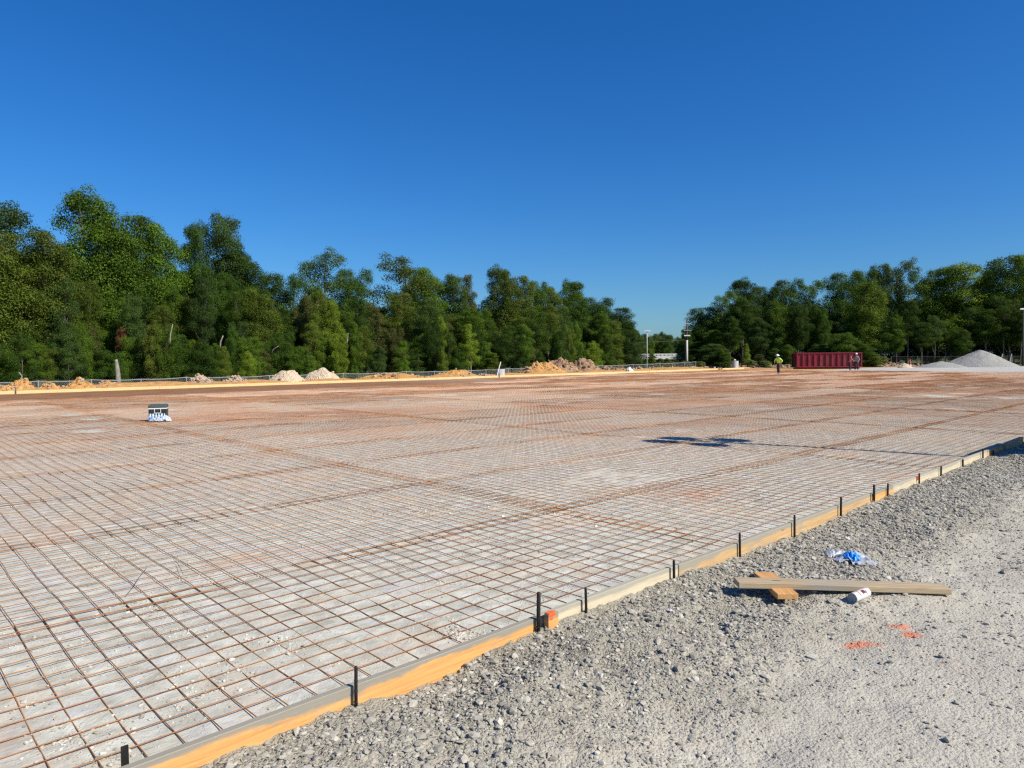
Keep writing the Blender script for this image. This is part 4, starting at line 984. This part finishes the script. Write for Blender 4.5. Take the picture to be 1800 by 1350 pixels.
def trunk_mesh(name, seed, C, zbase, r=.018):
    """trunk from z=0 to the crown, in a frame where the tree is 1 high; limbs run out to the leaf clumps"""
    rng = np.random.default_rng(seed); mb = MB(); top = .80
    P = [Vector((0, 0, -.05))]; x = y = 0
    for i in range(1, 8): x += rng.normal() * .012; y += rng.normal() * .012; P.append(Vector((x, y, top * i / 7)))
    R = [r * (1.25 - .95 * i / 7) for i in range(8)]; R[0] *= 1.25; mb.tube(P, R, 8)
    for c in C[rng.choice(len(C), 15, replace=False)]:
        end = Vector((c[0], c[1], zbase + c[2] * (1 - zbase))); z0 = max(.10, end.z - rng.uniform(.12, .3)); k = min(6, int(z0 / top * 7)); a = P[k].lerp(P[k + 1], max(0, min(1, z0 / top * 7 - k)))
        mid = a.lerp(end, .5) + Vector((0, 0, .03)) + Vector(rng.normal(size=3) * .012); mb.tube([a, mid, end], [r * .38, r * .22, r * .08], 5)
    me = bpy.data.meshes.new(name); me.from_pydata(mb.v, [], mb.f); me.update(); me.shade_smooth(); return me
KINDS = {}
for k, (shape, nl, lf, nb) in enumerate([('round', 52000, .0112, 130), ('oval', 48000, .0112, 120), ('top', 44000, .0112, 100), ('dome', 52000, .0112, 130), ('cone', 32000, .0115, 90), ('round', 26000, .0115, 66), ('oval', 44000, .0112, 96)]):
    me, C = crown_mesh('crown', 900 + k, shape, nl, lf, nb); KINDS[k] = (me, C)
_crowncache = {}
def tree(x, ytop, wpx, B=None, Z=None, kind=0, leaf='green', zbase=.22, zb=-1.0, label='', group=None, name='tree', bark='bark', cat='tree', tr=.016, rot=None, off=0):
    if Z is None: Z = ZB(x, B)
    c = far(x + off, Z); H_ = zat(x, ytop, Z) - zb; W_ = wpx * 2 / F_PX * Z
    key = (kind, leaf, zbase)
    if key not in _crowncache:
        me, C = KINDS[kind]; m2 = me.copy(); m2.name = 'crown'; m2.materials.clear(); m2.materials.append(LEAF[leaf])
        tm = trunk_mesh('trunk', 40 + kind, C * np.array([1, 1, 1]), zbase, tr); _crowncache[key] = (m2, tm)
    m2, tm = _crowncache[key]
    e = empty(name, (c.x, c.y, zb), rot if rot is not None else random.uniform(0, 6.28)); e.scale = (W_, W_, H_)
    o = bpy.data.objects.new('crown', m2); COL.objects.link(o); o.parent = e; o.location = (0, 0, zbase); o.scale = (1, 1, 1 - zbase)
    if tr:
        tkey = (kind, zbase, bark)
        if tkey not in _crowncache: t2 = tm.copy(); t2.materials.clear(); t2.materials.append(M[bark]); _crowncache[tkey] = t2
        o = bpy.data.objects.new('trunk', _crowncache[tkey]); COL.objects.link(o); o.parent = e
    return tag(e, label, cat, group)
GL, GRT = 'trees of the left tree line', 'trees of the right tree line'
# skyline trees, left: x, top y, half width px, world y, kind, leaves, label
TL = [(-95, 345, 85, 66, 3, 'olive', 'olive tree beyond the left edge'), (10, 350, 72, 64, 5, 'blue', 'airy blue green treetop at the upper left corner of the tree line'),
 (-10, 402, 66, 60, 0, 'olive', 'broad olive tree at the left edge in front of the airy treetop'), (88, 405, 52, 61, 0, 'olive', 'olive crown right of the left edge, below the sky notch'),
 (163, 333, 62, 66, 6, 'green', 'tallest tree of all, bright green with a pointed dense top at the left'), (222, 372, 62, 67, 0, 'green', 'green shoulder tree directly right of the tallest tree'), (280, 392, 52, 68, 0, 'green', 'rounded green tree two places right of the tallest tree'),
 (350, 388, 32, 68, 6, 'deep', 'narrow dark treetop on the left of the dark double top'), (398, 376, 40, 68, 1, 'blue', 'tall narrow dark bluish tree standing above its neighbours left of centre'), (430, 440, 45, 67, 0, 'deep', 'dark tree sloping down right of the tall bluish tree'),
 (475, 480, 40, 68, 0, 'green', 'low green crown in the first dip of the skyline'), (520, 478, 32, 67, 5, 'deep', 'small dark crown left of the airy bluish dome'), (572, 443, 50, 68, 5, 'blue', 'airy bluish dome shaped tree left of centre'), (622, 470, 35, 68, 0, 'deep', 'small dark crown on the right flank of the airy bluish dome'),
 (712, 452, 56, 69, 5, 'olive', 'broad loose olive dome tree with sky showing through, near the centre'), (748, 470, 40, 70, 0, 'green', 'green crown on the right flank of the loose olive dome'), (795, 482, 34, 69, 0, 'blue', 'bluish crown right of the loose olive dome'), (824, 478, 26, 69, 4, 'brown', 'small pointed brownish tree right of centre'),
 (880, 467, 34, 70, 6, 'olive', 'tall pale olive tree with a dark side branch right of centre'), (915, 484, 30, 70, 1, 'olive', 'olive tree just right of the tall pale olive tree'), (946, 492, 22, 70, 1, 'green', 'narrow pointed green tree, left of the small olive crown'), (970, 503, 24, 71, 0, 'olive', 'small olive crown between two pointed trees'),
 (1006, 491, 32, 70, 6, 'green', 'pointed green tree on the right shoulder of the left tree line'), (1045, 521, 38, 70, 0, 'deep', 'dark rounded tree right of the pointed green tree'), (1085, 540, 32, 69, 0, 'deep', 'dark rounded tree, last but one of the left tree line'), (1102, 562, 20, 68, 3, 'green', 'rounded tree closing the right end of the left tree line')]
for x, yt, w_, B, k, lf, lb in TL: tree(x, yt - 1, w_ * 1.2, B=B, kind={6: 3, 1: 0}.get(k, k), leaf=lf, label=lb, group=GL, zbase=.18)
# the mass behind and between: middle storey and edge shrubs
rr = random.Random(3)
x = -120
while x < 1115:                                        # dark inner trees
    sky = np.interp(x, [-120, 0, 60, 95, 165, 300, 385, 440, 500, 570, 650, 720, 800, 880, 1000, 1060, 1120], [400, 400, 420, 440, 420, 450, 440, 490, 515, 500, 525, 505, 520, 515, 525, 550, 590])
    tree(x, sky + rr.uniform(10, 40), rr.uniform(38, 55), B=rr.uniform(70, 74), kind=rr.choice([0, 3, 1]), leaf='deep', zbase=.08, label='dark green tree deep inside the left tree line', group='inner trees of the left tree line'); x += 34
x = -110; ml = ['olive', 'green', 'deep', 'brown', 'green', 'olive', 'blue', 'deep', 'olive']
i = 0
while x < 1105:                                        # middle storey
    sky = np.interp(x, [-120, 60, 165, 300, 385, 440, 570, 720, 880, 1000, 1060, 1115], [470, 480, 490, 500, 500, 525, 535, 545, 550, 555, 570, 600])
    w_ = rr.uniform(24, 42) * np.interp(x, [0, 1100], [1.15, .75]); lf = ml[(i * 5 + i // 3) % len(ml)]
    nm = {'olive': 'olive', 'green': 'mid green', 'deep': 'dark green', 'brown': 'brownish green', 'blue': 'bluish green', 'yellow': 'yellow green'}[lf]
    tree(x, sky + rr.uniform(-35, 38), w_, B=rr.uniform(59, 65), kind=rr.choice([0, 1, 3, 5, 6]), leaf=lf, zbase=rr.choice([.2, .35, .42]), bark=rr.choice(['bark', 'bark_pale']), label='%s middle height tree among the left tree line' % nm, group='middle trees of the left tree line'); x += w_ * .78; i += 1
x = -110; i = 0; sl = ['deep', 'green', 'deep', 'olive', 'green', 'deep', 'yellow', 'deep', 'green', 'olive', 'deep', 'blue', 'green', 'brown', 'deep']
while x < 1118:                                        # edge shrubs
    w_ = rr.uniform(15, 30) * np.interp(x, [0, 1100], [1.2, .7]); lf = sl[i % len(sl)]
    yt = np.interp(x, [0, 1120], [590, 606]) + rr.uniform(-38, 24)
    nm = {'olive': 'olive', 'green': 'mid green', 'deep': 'dark green', 'brown': 'brownish', 'blue': 'bluish green', 'yellow': 'yellow green'}[lf]
    tree(x, yt, w_, B=rr.uniform(54.2, 57.5), kind=rr.choice([0, 1, 5, 6, 4, 5]), leaf=lf, zbase=rr.choice([.02, .02, .12, .25]), name='shrub', cat='shrub', label='%s shrub on the edge of the left tree line' % nm, group='shrubs on the edge of the left tree line'); x += w_ * .8; i += 1
# particular shrubs the photo shows
tree(437, 618, 17, B=53.6, kind=1, leaf='yellow', zbase=.02, name='shrub', cat='shrub', label='yellow green pointed shrub behind the fence left of the cream sand heaps', group=None)
tree(545, 622, 16, B=53.6, kind=3, leaf='green', zbase=.02, name='shrub', cat='shrub', label='bright green small shrub between and behind the two cream sand heaps')
tree(705, 596, 22, B=55, kind=3, leaf='green', zbase=.02, name='shrub', cat='shrub', label='bright green shrub behind the fence near the centre')
tree(585, 525, 22, B=58.5, kind=1, leaf='yellow', zbase=.3, label='yellow green tree standing out below the airy bluish dome')
tree(775, 555, 15, B=58, kind=1, leaf='yellow', zbase=.3, label='small yellow green treetop right of centre below the skyline')
tree(215, 575, 11, B=58, kind=5, leaf='dead', zbase=.55, name='dead_branch', cat='branch', label='clump of dead reddish leaves hanging in the left tree line')
# pale trunks and bare limbs seen at the edge
def bare(x0, y0, x1, y1, B, r, label):
    r = r * .6; Z = ZB(x0, B); a = far(x0, Z, zat(x0, y0, Z)); b = far(x1, Z, zat(x1, y1, Z)); mid = a.lerp(b, .5) + Vector((random.uniform(-.15, .15), 0, .0)); mb = MB(); mb.tube([a, a.lerp(mid, .5), mid, mid.lerp(b, .6), b], [r, r * .93, r * .86, r * .7, r * .5], 9)
    if .07 < r < .1:
        for k in range(4): s = mid.lerp(b, .2 + .2 * k); mb.tube([s, s + Vector((random.uniform(-1, 1), random.uniform(-.5, .3), random.uniform(.5, 1.2)))], [r * .35, r * .1], 6)
    tag(mb.build('bare_trunk', M['bark_pale'], smooth=True), label, 'tree trunk')
bare(208, 676, 205, 632, 53.4, .30, 'pale grey tree trunk standing behind the fence at the left')
bare(300, 605, 306, 570, 54, .09, 'short pale bare trunk above the fence, left of the rubble heaps'); bare(388, 612, 394, 590, 54, .11, 'bent pale trunk above the left rubble heap')
bare(610, 605, 613, 585, 54.5, .09, 'short pale snag above the right sand heap'); bare(478, 620, 491, 608, 54, .07, 'short slanting bare limb above the left sand heap'); bare(36, 668, 33, 654, 52.4, .08, 'short snag with an arching twig at the far left')
# far trees in the gap
x = 1085; i = 0
while x < 1240:
    lf = ['deep', 'green', 'olive', 'blue'][i % 4]; tree(x, 585 + rr.uniform(-6, 8), rr.uniform(13, 20), Z=rr.uniform(205, 240), kind=rr.choice([0, 1, 3]), leaf=lf, zbase=.02, zb=-3, label='distant %s tree behind the road bridge' % {'deep': 'dark', 'green': 'green', 'olive': 'olive', 'blue': 'bluish'}[lf], group='distant trees behind the bridge'); x += 11; i += 1
for x, yt, w_, lf in [(1108, 638, 9, 'deep'), (1128, 637, 10, 'deep'), (1146, 619, 9, 'olive'), (1161, 629, 9, 'olive'), (1172, 630, 12, 'green'), (1188, 633, 12, 'deep'), (1152, 636, 14, 'green'), (1118, 640, 12, 'olive')]:
    tree(x, yt, w_, Z=rr.uniform(106, 120), kind=rr.choice([1, 3]), leaf=lf, zbase=.02, zb=-.8, name='shrub', cat='shrub', label='low shrub in front of the road bridge', group='shrubs in front of the bridge')
# right tree line
TR = [(1207, 578, 14, 118, 3, 'deep', 'small dark tree at the left end of the right tree line'), (1240, 540, 30, 120, 0, 'deep', 'dark tree second from the left end of the right tree line'), (1305, 490, 32, 122, 6, 'deep', 'pointed dark tree, first tall one of the right tree line'), (1275, 512, 26, 118, 5, 'green', 'green crown left of the first tall dark tree of the right line'),
 (1345, 503, 26, 124, 0, 'deep', 'dark crown in the skyline above the lone riser side'), (1382, 490, 28, 122, 0, 'green', 'green crown above the worker in yellow'), (1428, 492, 28, 122, 5, 'green', 'loose green crown above the left end of the dumpster'), (1482, 477, 32, 120, 0, 'deep', 'dark crown above the dumpster, left of the yellow green tree'), (1522, 475, 28, 124, 0, 'deep', 'dark crown behind the yellow green tree'),
 (1522, 495, 34, 112, 3, 'yellow', 'rounded yellow green tree above the right end of the dumpster'), (1548, 463, 20, 124, 1, 'blue', 'narrow bluish treetop left of the tall airy pale tree'), (1580, 458, 30, 124, 5, 'olive', 'tall airy pale tree with sparse top'), (1628, 474, 30, 122, 0, 'green', 'green crown right of the airy pale tree'), (1680, 463, 52, 121, 3, 'yellow', 'broad flat topped yellow green tree'), (1732, 475, 26, 126, 0, 'deep', 'dark crown in the notch left of the last big tree'),
 (1772, 450, 44, 118, 0, 'green', 'big bright green tree near the right edge'), (1830, 446, 50, 120, 0, 'green', 'green tree at and beyond the right edge'), (1910, 440, 60, 122, 3, 'green', 'green tree beyond the right edge')]
for x, yt, w_, Z, k, lf, lb in TR: tree(x, yt - 2, w_ * 1.25, Z=Z, kind={6: 3, 1: 0}.get(k, k), leaf=lf, label=lb, group=GRT, zbase=.15, zb=-.5)
x = 1215
while x < 1960:
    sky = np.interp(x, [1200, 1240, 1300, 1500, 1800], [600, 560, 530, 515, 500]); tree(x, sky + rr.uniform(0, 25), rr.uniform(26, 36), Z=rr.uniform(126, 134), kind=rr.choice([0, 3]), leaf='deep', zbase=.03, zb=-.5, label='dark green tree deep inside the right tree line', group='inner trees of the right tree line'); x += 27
x = 1228; i = 0; ml = ['deep', 'green', 'deep', 'deep', 'blue', 'green', 'deep']
while x < 1950:
    w_ = rr.uniform(17, 30); lf = ml[i % 7]; tree(x, np.interp(x, [1228, 1300, 1800], [575, 545, 545]) + rr.uniform(-30, 35), w_, Z=rr.uniform(109, 116), kind=rr.choice([0, 1, 5, 6]), leaf=lf, zbase=rr.choice([.25, .4]), zb=-.3, label='%s middle height tree among the right tree line' % {'deep': 'dark', 'green': 'mid green', 'blue': 'bluish'}[lf], group='middle trees of the right tree line'); x += w_ * 1.0; i += 1
SH = [(1253, 603, 30, 103, 3, 'blue', 'large rounded bush right of the utility pole'), (1272, 612, 18, 101, 3, 'green', 'green bush in front of the large rounded bush'), (1312, 602, 11, 102, 4, 'yellow', 'small upright yellow green sapling right of the lone riser'), (1335, 622, 14, 104, 3, 'brown', 'brownish low bush right of the sapling'), (1362, 612, 16, 104, 1, 'deep', 'dark bush behind the yellow shirted worker'),
 (1385, 606, 17, 103, 1, 'green', 'tufted green bush left of the dumpster'), (1480, 584, 36, 98, 3, 'green', 'large green bush rising behind the right half of the dumpster'), (1515, 602, 28, 97, 3, 'green', 'green bush sloping down right of the dumpster'), (1535, 622, 20, 96, 3, 'olive', 'low olive bush right of the dumpster'), (1440, 604, 24, 100, 3, 'deep', 'dark bush behind the middle of the dumpster')]
for x, yt, w_, Z, k, lf, lb in SH: tree(x, yt, w_, Z=Z, kind=k, leaf=lf, zbase=.02, zb=-.15, name='bush', cat='bush', label=lb)
for x, yt, w_, lb in [(1552, 626, 13, 'round pale grassy clump right of the dumpster'), (1535, 631, 10, 'smaller pale grassy clump beside the round one'), (1205, 634, 14, 'pale weed clump at the foot of the utility pole'), (1180, 635, 12, 'pale weed clump left of the utility pole'), (1230, 635, 13, 'pale weed clump right of the utility pole'), (1278, 636, 10, 'pale weed clump just left of the lone riser'), (1318, 632, 14, 'pale weed clump just right of the lone riser'), (1345, 634, 14, 'pale weed clump left of the yellow shirted worker'), (1150, 639, 10, 'pale weed clump by the slim light pole')]:
    tree(x, yt, w_, Z=99 + rr.uniform(-1, 1), kind=3, leaf='grass', zbase=.02, zb=-.1, name='weed_clump', cat='weeds', label=lb, group='pale weed clumps')

dd = empty('paint_daub', (9.62, 2.826, .10)); mb = MB(); mb.box((0, 0, .03), (.10, .006, .045)); mb.box((.05, 0, .045), (.06, .006, .02)); mb.build('daub', M['orange'], dd); tag(dd, 'red orange paint daub on the pale form board beside a small stake', 'paint mark')
